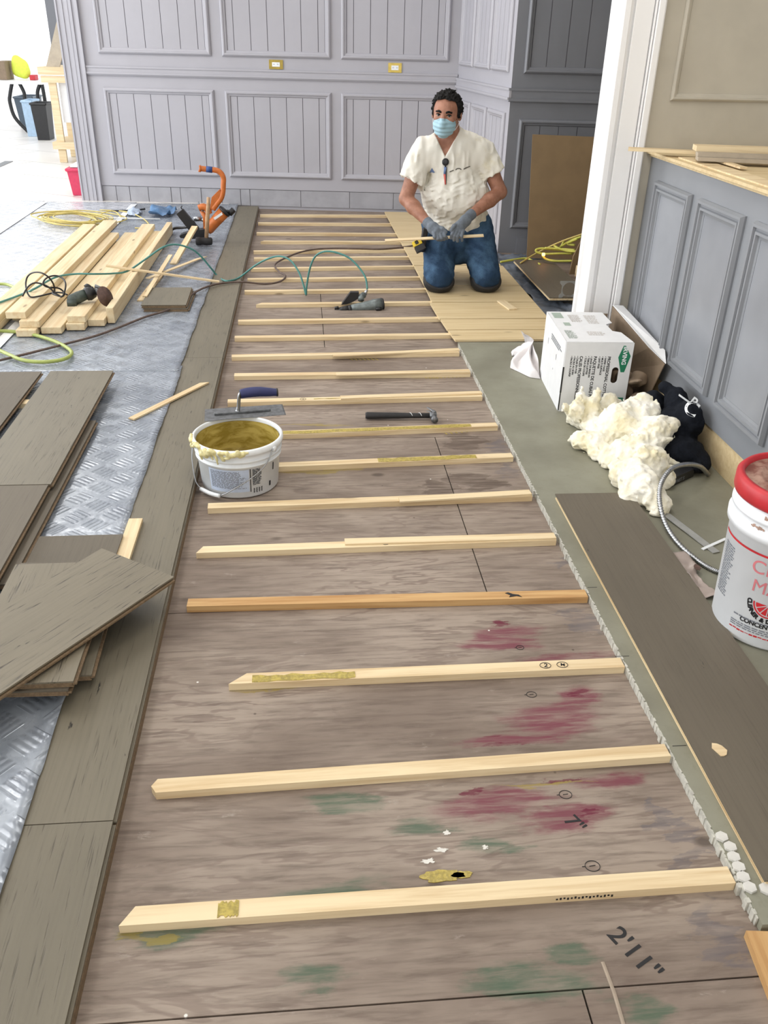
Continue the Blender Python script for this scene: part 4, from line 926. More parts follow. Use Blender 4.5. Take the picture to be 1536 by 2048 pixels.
tp = [cpl] + [V(px, py, y) for (px, py, y) in [(731, 556, 5.40), (718, 535, 5.44), (697, 515, 5.48), (668, 504, 5.52), (645, 504, 5.55), (629, 515, 5.58), (619, 540, 5.6), (613, 575, 5.61)]] + [G(612, 589, .006)] + [V(px, py, y) for (px, py, y) in [(607, 570, 5.64), (598, 545, 5.68), (582, 522, 5.73), (563, 513, 5.78), (540, 516, 5.82), (512, 530, 5.88)]] + [G(480, 554, .052), G(462, 561, .053), G(449, 561, .053)] + [V(px, py, y) for (px, py, y) in [(436, 553, 5.99), (420, 534, 5.98), (403, 514, 5.96), (383, 498, 5.93), (352, 489, 5.9), (325, 495, 5.85)]] + [V(290, 519, 5.80), G(255, 542, .142), G(225, 547, .142), G(190, 548, .178), G(150, 548, .182), G(110, 555, .178), G(70, 577, .182), G(40, 590, .140), G(-20, 612, .135)]
ropes('air_hose', tp, .0062, M['teal'], 'thin teal air hose looping in arches to the grey nail gun', 'hose')
M['brown'] = plain('brown_cord', lin(92, 76, 68), .6, var=.15)
bp = [G(826, 491, .045), G(800, 495, .03), G(760, 498, .03), G(712, 497, .030), G(650, 497, .031), G(610, 502, .031), G(575, 514, .03), G(550, 529, .028), G(558, 543, .026), G(571, 552, .03), G(560, 563, .026), G(530, 568, .028), G(485, 564, .052), G(440, 567, .054), G(405, 577, .062), G(380, 592, .070), G(372, 603, .066), G(330, 622, .060), G(290, 634, .060), G(240, 654, .060), G(190, 672, .060), G(130, 688, .060), G(60, 706, .060), G(-15, 724, .06)]
ropes('extension_lead', bp, .0065, M['brown'], 'long brown power cord snaking across battens, plank row and film', 'cord')
M['lime'] = plain('yellow_green_hose', lin(158, 170, 90), .4)
ropes('air_hose', [G(-30, 664, .062), G(10, 662, .062), G(60, 668, .062), G(105, 681, .062), G(135, 696, .062), G(143, 708, .062), G(125, 719, .062), G(85, 724, .064), G(45, 720, .064), G(15, 708, .064), G(-20, 692, .064)], .0095, M['lime'], 'thick yellow-green hose loop at the left edge, near the lumber ends', 'hose')
ropes('air_hose', [G(-25, 571, .06), G(5, 568, .06), G(25, 573, .06), G(38, 584, .08), G(43, 600, .10), G(42, 612, .11), V(36, 622, 4.75), G(20, 634, .07), G(0, 641, .06), G(-20, 645, .06)], .0095, M['lime'], 'thick yellow-green hose bend at the left edge, beside the lumber side', 'hose')

# ---- angle grinder on the lumber
def q6(x, y): return (40 + x / 7.68, 530 + y / 7.68)
gr = empty('angle_grinder', G(*q6(900, 560), .15), label='dark green angle grinder with rusty disc lying on the lumber pile', cat='angle grinder')
M['gr_green'] = plain('dark_green_grinder_housing', lin(62, 72, 66), .5, var=.25, sc=50)
A = V(*q6(745, 560), 4.95); B = V(*q6(1010, 450), 5.0); 
bm = bmesh.new(); tube(bm, [A, A.lerp(B, .15), A.lerp(B, .6), B], [.020, .031, .033, .030], 16); box(bm, V(*q6(800, 580), 4.94), (.05, .03, .035)); from_bm('housing', bm, M['gr_green'], gr, True)
bm = bmesh.new(); E = V(*q6(1150, 410), 5.02); tube(bm, [B, B.lerp(E, .4), E], [.036, .041, .030], 16); tube(bm, [V(*q6(1040, 350), 5.02), V(*q6(1060, 315), 5.03)], [.024, .018], 12); from_bm('gear_case', bm, M['black'], gr, True)
bm = bmesh.new(); F2 = V(*q6(1240, 420), 5.03); tube(bm, [E, F2], [.024, .016], 12); tube(bm, [V(*q6(1150, 330), 5.04), V(*q6(1260, 360), 5.04)], [.014, .007], 8); from_bm('spindle_neck', bm, M['dull_steel'], gr, True)
dn = Vector((.80, -.42, .38)).normalized(); dc = V(*q6(1312, 482), 4.985); M['rust'] = plain('rusty_brown_disc', lin(88, 66, 58), .7, var=.25, sc=60)
bm = bmesh.new(); Md = axis_matrix(dn); lathe(bm, [(0, 0), (.058, 0), (.0585, .003), (.02, .004), (.018, .008), (0, .008)], dc - dn * .004, 40, Md); from_bm('disc', bm, M['rust'], gr, True)
bm = bmesh.new(); tube(bm, [F2, dc - dn * .004], .012, 10); from_bm('arbor', bm, M['black'], gr, True)
cp = [(745, 580), (690, 595), (600, 615), (520, 605), (400, 575), (280, 540), (170, 495), (120, 440), (92, 350), (90, 260), (115, 180), (170, 130), (250, 110), (340, 125), (430, 180), (490, 250), (525, 330), (530, 430), (515, 520), (520, 560), (580, 545), (650, 480), (690, 390), (700, 290), (670, 220), (600, 175), (530, 165), (450, 180), (385, 220), (355, 280), (380, 320), (450, 345), (560, 350), (630, 375), (680, 430), (690, 510), (680, 560), (640, 580)]
pts = [V(*q6(x, y), 5.0 + .05 * math.sin(i * .8)) for i, (x, y) in enumerate(cp)]
for p in pts: p.z = max(p.z, .172)
bm = bmesh.new(); tube(bm, smooth_path(pts, 5), .0048, 7); pt = [V(*q6(x, y), 4.97) for (x, y) in [(630, 550), (540, 430), (440, 340), (330, 290), (230, 275), (150, 310), (90, 380), (40, 480)]]
for p in pt: p.z = max(p.z, .172)
tube(bm, smooth_path(pt, 5), .0048, 7); from_bm('cord', bm, M['black'], gr, True)

# ---- orange floor nailer and mallet
def q3(x, y): return (340 + x / 10.24, 320 + y / 10.24)
fn = empty('floor_nailer', G(410, 487, .05), label='orange flooring nailer with black magazine standing on the film near the back wall', cat='floor nailer')
yF = 7.05
def F3(x, y, dy=0.0): return V(*q3(x, y), yF + dy)
hpath = smooth_path([F3(610, 172), F3(760, 190), F3(940, 210), F3(1040, 265), F3(1093, 370), F3(1092, 500), F3(1085, 640), F3(1050, 780), F3(960, 900), F3(880, 1010)], 5)
bm = bmesh.new(); tube(bm, hpath, .0175, 12, sq=(1.0, 1.15)); box(bm, F3(618, 175), (.010, .045, .045)); tube(bm, [F3(612, 190), F3(590, 240)], .006, 6); from_bm('handle', bm, M['orange'], fn, True)
M['blue_tape'] = plain('blue_tape', lin(40, 70, 130), .5)
bm = bmesh.new(); tube(bm, [F3(742, 187), F3(868, 202)], .0205, 12, sq=(1.0, 1.1)); from_bm('blue_tape', bm, M['blue_tape'], fn, True)
bm = bmesh.new(); prism(bm, [F3(x, y, -.012) for (x, y) in [(1020, 600), (1050, 700), (980, 880), (860, 1040), (820, 980), (850, 770)]], (0, .024, 0)); from_bm('web_plate', bm, M['orange'], fn, bevel=.003)
bm = bmesh.new(); A = F3(760, 1440); B = F3(1105, 1065); tube(bm, [A, A.lerp(B, .1), A.lerp(B, .5), B], [.038, .043, .043, .047], 20); from_bm('cylinder', bm, M['orange'], fn, True)
bm = bmesh.new(); dx = (B - A).normalized(); tube(bm, [B, B + dx * .014, B + dx * .018], [.051, .051, .04], 20); from_bm('cylinder_cap', bm, M['black'], fn, True)
bm = bmesh.new(); K = F3(1262, 1060); tube(bm, [K - dx * .026, K + dx * .024], [.022, .022], 6); tube(bm, [B + dx * .01, K], .012, 8); from_bm('strike_cap', bm, M['black'], fn, True)
bm = bmesh.new(); prism(bm, [F3(x, y, -.046) for (x, y) in [(890, 1185), (1060, 1070), (1090, 1110), (920, 1230)]], (0, .002, 0)); from_bm('label', bm, M['white_plastic'], fn)
bm = bmesh.new(); tube(bm, smooth_path([F3(590, 985), F3(680, 960), F3(760, 1000), F3(800, 1100)], 4), .026, 12); tube(bm, [F3(640, 1040), F3(720, 1160), F3(760, 1400)], [.014, .02, .03], 10); from_bm('trigger_head', bm, M['orange'], fn, True)
bm = bmesh.new(); tube(bm, [F3(660, 1010), F3(645, 1090)], [.018, .010], 8); tube(bm, smooth_path([F3(575, 860, .01), F3(590, 900), F3(600, 960)], 3), .006, 6); from_bm('trigger', bm, M['dull_steel'], fn, True)
bm = bmesh.new(); prism(bm, [F3(x, y, -.02) for (x, y) in [(130, 1110), (260, 1012), (590, 1400), (600, 1480), (440, 1510)]], (0, .04, 0)); tube(bm, smooth_path([F3(250, 1010), F3(225, 970), F3(250, 945)], 4), .004, 6); from_bm('magazine', bm, M['black'], fn, bevel=.002)
bm = bmesh.new(); prism(bm, [F3(x, y, -.045) for (x, y) in [(190, 1560), (230, 1530), (420, 1470), (700, 1420), (760, 1480), (740, 1600), (430, 1620), (215, 1600)]], (0, .09, 0)); from_bm('foot_plate', bm, M['black'], fn, bevel=.004)
bm = bmesh.new(); tube(bm, [F3(490, 1210, .05), F3(640, 1200, .05)], .020, 12); tube(bm, [F3(640, 1215, .05), F3(730, 1250, .03)], [.016, .012], 10); from_bm('air_coupler', bm, M['steel'], fn, True)
ropes('air_hose', [F3(410, 1370, .12), F3(250, 1385, .2), F3(90, 1400, .3), G(340, 462, .06), G(325, 468, .06)], .011, M['black'], 'short black hose stretch between floor nailer and on-edge lumber', 'hose')
ml = empty('mallet', G(410, 490, .05), label='wooden-handled rubber mallet standing on its head in front of the floor nailer', cat='mallet')
M['ash'] = plain('worn_ash_handle', lin(176, 142, 108), .6, var=.12, sc=40)
bm = bmesh.new(); ym = yF - .16; tube(bm, [V(*q3(790, 765), ym), V(*q3(785, 900), ym), V(*q3(765, 1200), ym), V(*q3(745, 1620), ym)], [.0135, .0145, .0165, .015], 12); from_bm('handle', bm, M['ash'], ml, True)
bm = bmesh.new(); a = V(*q3(530, 1668), ym); b_ = V(*q3(868, 1690), ym); zc = .0525 + .031; a.z = b_.z = zc; tube(bm, [a, a.lerp(b_, .05), a.lerp(b_, .3), a.lerp(b_, .32), a.lerp(b_, .6), a.lerp(b_, .95), b_], [.026, .031, .031, .028, .031, .028, .02], 18); from_bm('head', bm, M['dark_rubber'], ml, True)

# ---- yellow extension cord coil in the back left
M['yellow'] = plain('yellow_cord', lin(196, 178, 104), .5, var=.1)
bm = bmesh.new()
for k in range(9):
    cx, cy = 150 + random.uniform(-25, 25), 436 + random.uniform(-3, 3); rx, ry = random.uniform(45, 80), random.uniform(9, 15); ph = random.uniform(0, 6)
    pts = [G(cx + rx * math.cos(a) * (1 + .12 * math.sin(2 * a + ph)), cy + ry * math.sin(a + .2), .053 + .006 * k * .9 + .006 * math.sin(3 * a + ph)) for a in np.linspace(0, 2 * math.pi, 14)[:-1]]
    tube(bm, smooth_path(pts, 5, True), .0055, 6, closed=True)
tube(bm, smooth_path([G(165, 452, .07), V(190, 434, 8.0), V(215, 423, 8.1), V(232, 424, 8.1), G(243, 436, .06)], 6), .0055, 6)
tube(bm, smooth_path([G(200, 420, .06), G(255, 424, .06), G(290, 440, .06), G(297, 455, .06), G(270, 456, .06)], 6), .0055, 6)
o = from_bm('extension_lead', bm, M['yellow'], None, True); tag(o, 'tangled coil of dull yellow extension cord behind the lumber pile', 'cord')
ropes('loose_rod', [G(218, 436, .065), G(320, 438, .06)], .006, M['white_plastic'], 'thin white rod lying beside the yellow cord coil', 'rod')
ropes('cable_end', [G(222, 422, .06), G(262, 421, .06), G(290, 418, .06)], .008, M['black'], 'short black cord end behind the yellow cord coil', 'cord')
M['blue_plastic'] = plain('blue_plastic_bag', lin(92, 128, 168), .3, var=.2, sc=14)
def crumple(name, lo, hi, nx, ny, zb, amp, sc, mt, label, cat, seed=1, th=.002):
    x0, y0 = lo; x1, y1 = hi; X, Y = np.meshgrid(np.linspace(x0, x1, nx), np.linspace(y0, y1, ny), indexing='ij'); Z = np.zeros_like(X)
    n1 = np.abs(vnoise((X, Y, Z), sc, seed)) + .4 * np.abs(vnoise((X, Y, Z), sc * 2.7, seed + 3)); Zt = zb + amp * n1
    X = X + vnoise((X, Y, Z), sc * .7, seed + 5) * .03; Y = Y + vnoise((X, Y, Z), sc * .7, seed + 7) * .03
    v = np.concatenate([np.stack([X, Y, Zt + th], -1).reshape(-1, 3), np.stack([X, Y, np.maximum(Zt, zb)], -1).reshape(-1, 3)]); idx = np.arange(nx * ny).reshape(nx, ny)
    q = np.stack([idx[:-1, :-1], idx[1:, :-1], idx[1:, 1:], idx[:-1, 1:]], -1).reshape(-1, 4); N = nx * ny; sd = []
    for line in (idx[:, 0], idx[-1, :], idx[::-1, -1], idx[0, ::-1]):
        for a, b_ in zip(line, line[1:]): sd.append((b_, a, a + N, b_ + N))
    return tag(from_np(name, v, np.concatenate([q, (q + N)[:, ::-1], np.array(sd)]), mt, None, True), label, cat)
a = G(300, 436, .05); b_ = G(352, 421, .05); crumple('plastic_bag', (a.x, a.y), (b_.x, b_.y), 16, 16, .051, .10, 7, M['blue_plastic'], 'crumpled blue plastic bag between yellow coil and floor nailer', 'bag', 3)
a = G(255, 432, .05); b_ = G(290, 424, .05); M['pale_plastic'] = plain('pale_blue_plastic', lin(170, 184, 204), .3, var=.15, sc=20)
crumple('plastic_bag', (a.x, a.y), (b_.x, b_.y), 12, 12, .051, .07, 9, M['pale_plastic'], 'small pale blue plastic scrap by the back wall, right of the yellow coil', 'bag', 8)

# ---- white carton with scrap flap
bxM = frame_M(G(1116, 822, .0245), (math.cos(R_(-4)), math.sin(R_(-4)), 0), (0, 0, 1))   # local: x right, y up, z towards camera
BXW, BXH, BXD = .298, .325, .47
bx = empty('carton', bxM @ Vector((BXW / 2, 0, -BXD / 2)), label='white rag carton with green diamond logo standing on the slab at the wall', cat='box')
M['card_white'] = plain('white_cardboard', lin(226, 227, 228), .6, var=.02, sc=20); M['card_brown'] = plain('brown_cardboard', lin(138, 120, 100), .75, var=.08, sc=25); M['green'] = plain('green_print', lin(28, 122, 88), .55)
def stadium(cx, cy, w, h, n=8): return [(cx + w / 2 * math.cos(a), cy + (h - w) / 2 + w / 2 * math.sin(a)) for a in np.linspace(0, math.pi, n)] + [(cx + w / 2 * math.cos(a), cy - (h - w) / 2 + w / 2 * math.sin(a)) for a in np.linspace(math.pi, 2 * math.pi, n)]
cut_panel('front_panel', [(0, 0), (BXW, 0), (BXW, BXH), (0, BXH)], [stadium(.232, .175, .030, .075)], .004, bxM, M['card_white'], bx)
sideM = bxM @ Matrix.Rotation(R_(-90), 4, 'Y')      # local x -> away from camera
cut_panel('side_panel', [(.006, 0), (BXD, 0), (BXD, BXH), (.006, BXH)], [stadium(.16, .20, .012, .03), stadium(.36, .215, .010, .03), stadium(.20, .13, .008, .012)], .004, bxM @ Matrix.Rotation(R_(90), 4, 'Y') @ Matrix.Diagonal((1, 1, 1, 1)), M['card_white'], bx)
topM = bxM @ Matrix.Translation((0, BXH, 0)) @ Matrix.Rotation(R_(-90), 4, 'X')
cut_panel('top_panel', [(0, 0), (BXW - .002, .0), (BXW - .002, .02), (BXW - .02, .15), (BXW - .055, .17), (BXW - .06, .27), (BXW - .025, .30), (BXW - .03, BXD), (0, BXD)], [], .004, topM @ Matrix.Translation((0, 0, -.002)), M['card_white'], bx)
bm = bmesh.new(); box(bm, (BXW / 2, .003, -BXD / 2), (BXW - .006, .004, BXD - .01)); box(bm, (BXW / 2, BXH / 2, -BXD + .004), (BXW - .006, BXH - .01, .004)); bm.transform(bxM); from_bm('inner_panel', bm, M['card_brown'], bx)
bm = bmesh.new(); box(bm, (-.0005, .15, .0022), (.007, .12, .002)); box(bm, (.0, .10, .001), (.004, .19, .003)); bm.transform(bxM); from_bm('split_edge', bm, M['black'], bx)
def bx_text(txt, x, y, size, bold=.0004, mt='ink', name='printed_text', sx=1.0):
    """text runs downwards on the front panel"""
    me = text_mesh(txt, size, bold, .0002, sx=sx); me.transform(bxM @ Matrix.Translation((x, y, .0023)) @ Matrix.Rotation(R_(-90), 4, 'Z')); return link_mesh(name, me, M[mt], bx)
bx_text('PROFESSIONAL COTTON', .190, .262, .0185, .0005, sx=.95); bx_text('• WIPER RAGS', .176, .262, .011); bx_text('• MULTI SURFACE', .163, .262, .011); bx_text('• LINT FREE', .150, .262, .011)
bx_text('PAQUETTE DE CUBAS PIONEERS', .128, .262, .0185, .0005, sx=.95); bx_text('• LINGE DE MAISON', .114, .262, .011); bx_text('• TISSUS LUSTRES', .101, .262, .011); bx_text('• TOILE DE COUPE', .088, .262, .011)
bx_text('CALES PROFESSIONNELLES POUR', .066, .262, .0185, .0005, sx=.95); bx_text('• CALES EN BOIS', .052, .262, .011); bx_text('• FACILE AU SOIN', .039, .262, .011); bx_text('• FACILE A COUPER', .026, .262, .011)
bm = bmesh.new(); prism(bm, [(.262, .312, .0021), (.290, .265, .0021), (.272, .190, .0021), (.256, .190, .0021), (.236, .258, .0021), (.252, .312, .0021)], (0, 0, .0004)); box(bm, (.262, .055, .0024), (.05, .03, .0006)); bm.transform(bxM); from_bm('logo', bm, M['green'], bx)
bx_text('IRVING', .2545, .308, .026, .0008, 'white_plastic', 'logo_text')
bpy.data.objects['logo_text'].data.transform(bx.matrix_world.inverted() @ Matrix.Identity(4)) if False else None
for o in [q for q in bx.children if q.name.startswith('logo_text')]: o.location = o.location  # same plane, proud of logo
lt = [q for q in bx.children if q.name.startswith('logo_text')][0]; lt.data.transform(Matrix.Translation((bxM.to_3x3() @ Vector((0, 0, 1))) * .0006))
def top_patch(x0, y0, x1, y1, mt, n=0, seed=3):
    me = flat_rects([(x0, y0, x1, y1)] if not n else print_lines(x0, y0, x1, y1, n, seed), 1); me.transform(topM @ Matrix.Translation((0, 0, .0006))); link_mesh('printed_text', me, M[mt], bx)
M['print_green'] = plain('faint_green_print', lin(158, 172, 160), .6); M['print_pale'] = plain('faint_print', lin(196, 190, 184), .6)
top_patch(.015, .36, .06, .45, 'print_green'); top_patch(.085, .30, .14, .42, 'print_pale', 10, 5); top_patch(.16, .28, .22, .42, 'print_pale', 7, 6); top_patch(.02, .05, .065, .17, 'print_green', 14, 8); top_patch(.04, .24, .07, .29, 'print_green'); top_patch(.12, .10, .2, .16, 'print_pale', 3, 9)
me = flat_rects(print_lines(-.30, .245, -.06, .275, 3, 12, .4), 1); me.transform(bxM @ Matrix.Rotation(R_(90), 4, 'Y') @ Matrix.Diagonal((-1, 1, 1, 1)) @ Matrix.Translation((0, 0, -.0026))); link_mesh('printed_text', me, M['ink_grey'], bx)
# big brown flap leaning open to the wall
fa = VX(1232, 613, 1.475); fb = VX(1284, 700, 1.505); fc = VX(1330, 722, 1.560); fd = G(1297, 798, .035); fe = G(1246, 800, .035)
fa = Vector((1.470, 4.03, .375)); fb = Vector((1.508, 3.60, .305)); fc = Vector((1.562, 3.50, .270)); fd = Vector((1.565, 3.60, .03)); fe = Vector((1.47, 4.03, .03))
bm = bmesh.new()
def quadp(bm, p, th):
    n = (Vector(p[1]) - Vector(p[0])).cross(Vector(p[2]) - Vector(p[0])).normalized() * th; prism(bm, p, n)
quadp(bm, [Vector((1.50, 4.03, .03)), Vector((1.555, 3.58, .03)), Vector((1.566, 3.47, .268)), Vector((1.535, 3.60, .300)), Vector((1.50, 4.03, .370))], .004); fl_ = from_bm('flap', bm, M['card_brown'], bx)
bm = bmesh.new(); quadp(bm, [Vector((1.498, 4.035, .372)), Vector((1.533, 3.60, .302)), Vector((1.568, 3.47, .270)), Vector((1.592, 3.56, .300)), Vector((1.55, 4.035, .368))], .003); from_bm('flap', bm, M['card_white'], bx)
s = SDF((1.40, 3.42, .02), (1.57, 3.98, .25), .007)
for k in range(14): s.ell((random.uniform(1.45, 1.52), random.uniform(3.50, 3.9), random.uniform(.05, .17)), (random.uniform(.02, .045), random.uniform(.04, .08), random.uniform(.015, .05)), .004, Matrix.Rotation(random.uniform(0, 3), 3, 'Z') @ Matrix.Rotation(random.uniform(-.6, .6), 3, 'X'))
X = s.grid(); s.f += (.010 * np.abs(vnoise(X, 28, 2))).astype(np.float32); s.clip((0, 0, .0255), (0, 0, -1)); s.clip((1.548, 0, 0), (1, .12 * 0, 0)); o = s.mesh('packing_paper', M['card_brown'], None, 1); tag(o, 'crumpled brown packing paper between white carton and its open flap', 'paper')

# ---- insulation batt
def mat_fluff():
    b = NB('cream_insulation'); n = b.noise(b.coord(scale=(45, 45, 45)), 1, 6, .7, .4); n2 = b.noise(b.coord(scale=(7, 7, 7)), 1, 4, .6)
    c = b.mix(b.ramp(n2, .35, .7), lin(246, 243, 230), lin(232, 222, 186)); c = b.mix(b.ramp(n, .55, .8, 0, .3), c, lin(206, 190, 140)); b.bump(b.math('ADD', n, n2), .5, .012)
    b.b.inputs['Subsurface Weight'].default_value = .12; b.b.inputs['Subsurface Radius'].default_value = (.03, .025, .02); b.b.inputs['Sheen Weight'].default_value = .3; return b.out(c, .95, 0, .1)
M['fluff'] = mat_fluff()
s = SDF((1.02, 2.45, .02), (1.56, 3.62, .36), .005)
for (px, py, z, rx, ry, rz) in [(1225, 872, .05, .06, .08, .05), (1200, 862, .06, .06, .08, .05), (1275, 945, .07, .07, .08, .06), (1290, 890, .10, .07, .09, .08), (1235, 920, .05, .06, .08, .05), (1178, 838, .06, .055, .09, .07), (1160, 880, .05, .045, .07, .04), (1205, 895, .05, .06, .07, .045), (1240, 850, .11, .07, .10, .08), (1285, 830, .14, .07, .09, .08), (1310, 870, .12, .06, .08, .08), (1262, 905, .08, .08, .08, .07), (1300, 925, .10, .07, .08, .07), (1250, 950, .06, .06, .07, .055), (1285, 975, .07, .06, .07, .06), (1310, 1000, .06, .05, .065, .05), (1262, 990, .04, .05, .06, .04), (1315, 1022, .035, .035, .04, .03), (1345, 925, .05, .045, .05, .05), (1352, 900, .07, .035, .05, .05), (1150, 830, .07, .03, .04, .05), (1330, 960, .05, .04, .05, .04), (1225, 820, .08, .05, .06, .06), (1335, 850, .16, .03, .03, .03)]:
    c = G(px, py, z); s.ell((c.x, c.y, z), (rx * 1.18, ry * 1.12, rz * 1.08), .035)
c1 = V(1196, 765, 3.47); c0 = G(1192, 830, .1); s.cap(c0, c1, .030, .007, .015); c1 = V(1163, 772, 3.46); s.cap(G(1160, 830, .1), c1, .032, .012, .015)
for (a, b_) in [((1330, 850), (1346, 838)), ((1335, 880), (1352, 876)), ((1130, 815), (1122, 825))]: s.cap(G(*a, .14), G(*b_, .15), .015, .004, .01)
X = s.grid(); n1 = vnoise(X, 11, 1); n2 = vnoise(X, 26, 2); n3 = vnoise(X, 62, 3); s.f = (s.f + .020 * n1 + .011 * n2 + .007 * n3 + .005 * vnoise(X, 120, 4) + .006).astype(np.float32); s.clip((0, 0, .0252), (0, 0, -1))
o = s.mesh('insulation', M['fluff'], None, 1); tag(o, 'torn cream fibre insulation heaped on the slab in front of the carton', 'insulation')
# ---- dark sweatshirt against the wall
M['navy'] = plain('black_navy_fleece', lin(21, 24, 31), .95, var=.25, sc=90, bump=.2, spec=.15)
s = SDF((1.34, 2.78, .02), (1.64, 3.52, .36), .006)
for (x, y, z, rx, ry, rz) in [(1.50, 3.12, .10, .09, .13, .10), (1.53, 3.08, .17, .055, .09, .08), (1.52, 3.20, .20, .05, .07, .06), (1.47, 3.30, .15, .06, .08, .06), (1.48, 2.98, .08, .09, .10, .06), (1.54, 2.93, .06, .05, .07, .04), (1.43, 3.38, .08, .05, .07, .06), (1.42, 3.12, .05, .07, .10, .035), (1.50, 3.27, .23, .035, .05, .035)]: s.ell((x, y, z), (rx, ry, rz), .012)
s.cap((1.45, 3.42, .09), (1.42, 3.10, .11), .035, .03, .01); s.cap((1.55, 3.2, .12), (1.50, 2.88, .06), .035, .028, .01)
X = s.grid(); w = vnoise((X[0] * 1.0, X[1] * .5, X[2] * .6), 22, 6); s.f = (s.f + .012 * np.abs(w) + .006 * vnoise(X, 40, 8)).astype(np.float32); s.clip((0, 0, .0252), (0, 0, -1)); s.clip((1.5755, 0, 0), (1, 0, 0))
sh = s.mesh('sweatshirt', M['navy'], None, 2); tag(sh, 'black hooded sweatshirt with white letters bundled against the bar front', 'sweatshirt')
# letters wrapped on the cloth by nearest-surface drop along the view of the slab side
def on_mesh(o, origin, d):
    ok, loc, nrm, _ = o.ray_cast(o.matrix_world.inverted() @ origin, d); return loc if ok else None
def decal(o, name, me, px, py, ang, sx, mt, lift=.0015, flip=False):
    """lay flat lettering on the cloth where it is seen, as raised print"""
    d0 = ray(px, py).normalized(); bpy.context.view_layer.update(); hit = on_mesh(o, Vector((0, 0, H)), d0)
    if hit is None: bpy.data.meshes.remove(me); return
    r = CR * math.cos(ang) + CU * math.sin(ang); u = CU * math.cos(ang) - CR * math.sin(ang)
    for v in me.vertices:
        q = hit + r * v.co.x * sx + u * v.co.y * sx; dd = (q - Vector((0, 0, H))).normalized(); h2 = on_mesh(o, Vector((0, 0, H)), dd); q = h2 if h2 is not None and (h2 - q).length < .08 else q; v.co = q - dd * lift
    me.name = name; return link_mesh(name, me, M[mt], o)
for (t, px, py, sz, an) in [('C', 1363, 822, .085, -28), ('P', 1377, 806, .05, -38), ('E', 1383, 798, .06, -62), ('/', 1378, 806, .07, 70)]: decal(sh, 'white_letter', text_mesh(t, sz, .0012), px, py, R_(an), 1.0, 'white_plastic')
# dark carton end under the sweatshirt
sbM = frame_M(G(1345, 975, .0255), (G(1430, 935, .0255) - G(1345, 975, .0255)), (0, 0, 1)); bm = bmesh.new(); box(bm, (.07, .018, -.03), (.15, .036, .05)); bm.transform(sbM)
sb = from_bm('tool_box', bm, M['black'], bevel=.002); tag(sb, 'small flat black box with white lettering below the sweatshirt', 'box')
me = text_mesh('FAST S', .020, .0004, .0002); me.transform(sbM @ Matrix.Translation((.02, .010, -.0042))); link_mesh('printed_text', me, M['ink_grey'], sb)
# ---- white rag
M['rag'] = plain('white_rag_cloth', lin(222, 218, 218), .9, var=.06, sc=14, bump=.15, spec=.1)
gp = Vector((1.165, 4.20, 0)); ol = [G(px, py, .026) for (px, py) in [(1086, 758), (1075, 757), (1060, 755), (1040, 745), (1020, 736), (1022, 722), (1032, 714), (1024, 712), (1022, 704), (1036, 698), (1050, 690), (1062, 682), (1075, 672), (1085, 662)]]
ang = np.linspace(0, len(ol) - 1, 90); nr = 26; vs = []; 
for q in ang:
    i0 = min(int(q), len(ol) - 2); e_ = ol[i0].lerp(ol[i0 + 1], q - i0)
    for k in range(nr):
        r = k / (nr - 1); p = gp.lerp(e_, r ** .85); t_ = q / (len(ol) - 1)
        fold = (abs(math.sin(t_ * 14.0 + 2.2 * r + .6)) ** .7) * .045 * (1 - .5 * r) + .012 * math.sin(t_ * 31 + 5 * r)
        z = .0275 + .055 * (1 - r) ** 1.3 * (.75 + .5 * t_) + max(0, fold) * (1 if r < .93 else max(0, (1 - r) / .07)); x_ = min(p.x, 1.122 + (p.y - 3.56) * .1 - .006); vs.append((x_, p.y, z))
na = len(ang); idx = np.arange(na * nr).reshape(na, nr); q_ = np.stack([idx[:-1, :-1], idx[:-1, 1:], idx[1:, 1:], idx[1:, :-1]], -1).reshape(-1, 4); v_ = np.array(vs); lo_ = v_.copy(); lo_[:, 2] = np.maximum(lo_[:, 2] - .0022, .0252); Nn = len(v_); sd = []
for line in (idx[:, 0], idx[-1, :], idx[::-1, -1], idx[0, ::-1]):
    for a, b_ in zip(line, line[1:]): sd.append((a, b_, b_ + Nn, a + Nn))
o = from_np('rag', np.concatenate([v_, lo_]), np.concatenate([q_, (q_ + Nn)[:, ::-1], np.array(sd)]), M['rag'], None, True); tag(o, 'crumpled white cotton rag on the slab left of the carton', 'rag')

# ---- citrus cleaner pail
C = Vector((1.318, 1.925, .0245)); h0, r0, r1 = .40, .150, .163
pl_ = empty('pail', C, label='tall white cleaner pail with red lid standing on the slab at the right edge', cat='pail')
rf = lambda z: r0 + (r1 - r0) * (z - .0245) / .33
prof = [(0, .0), (r0 - .008, 0), (r0, .008), (rf(.33), .305), (rf(.33) + .010, .308), (rf(.33) + .011, .330), (rf(.33) + .002, .334), (rf(.33) + .002, .352), (rf(.33) + .008, .355), (rf(.33) + .008, .364), (rf(.33) + .002, .367), (rf(.33) + .002, .395), (rf(.33) - .004, .396)]
M['pail_white'] = plain('dirty_white_pail', lin(236, 240, 244), .35, var=.03, sc=9)
bm = bmesh.new(); lathe(bm, prof, C, 72); from_bm('body', bm, M['pail_white'], pl_, True)
M['dirt'] = plain('brown_dust', lin(168, 140, 124), .9, var=.2, sc=40)
bm = bmesh.new(); R2 = rf(.33) + .002; lathe(bm, [(R2 - .004, .388), (R2 + .007, .389), (R2 + .010, .396), (R2 + .010, .428), (R2 + .002, .437), (R2 - .008, .437), (R2 - .012, .424)], C, 72); from_bm('lid', bm, M['red'], pl_, True)
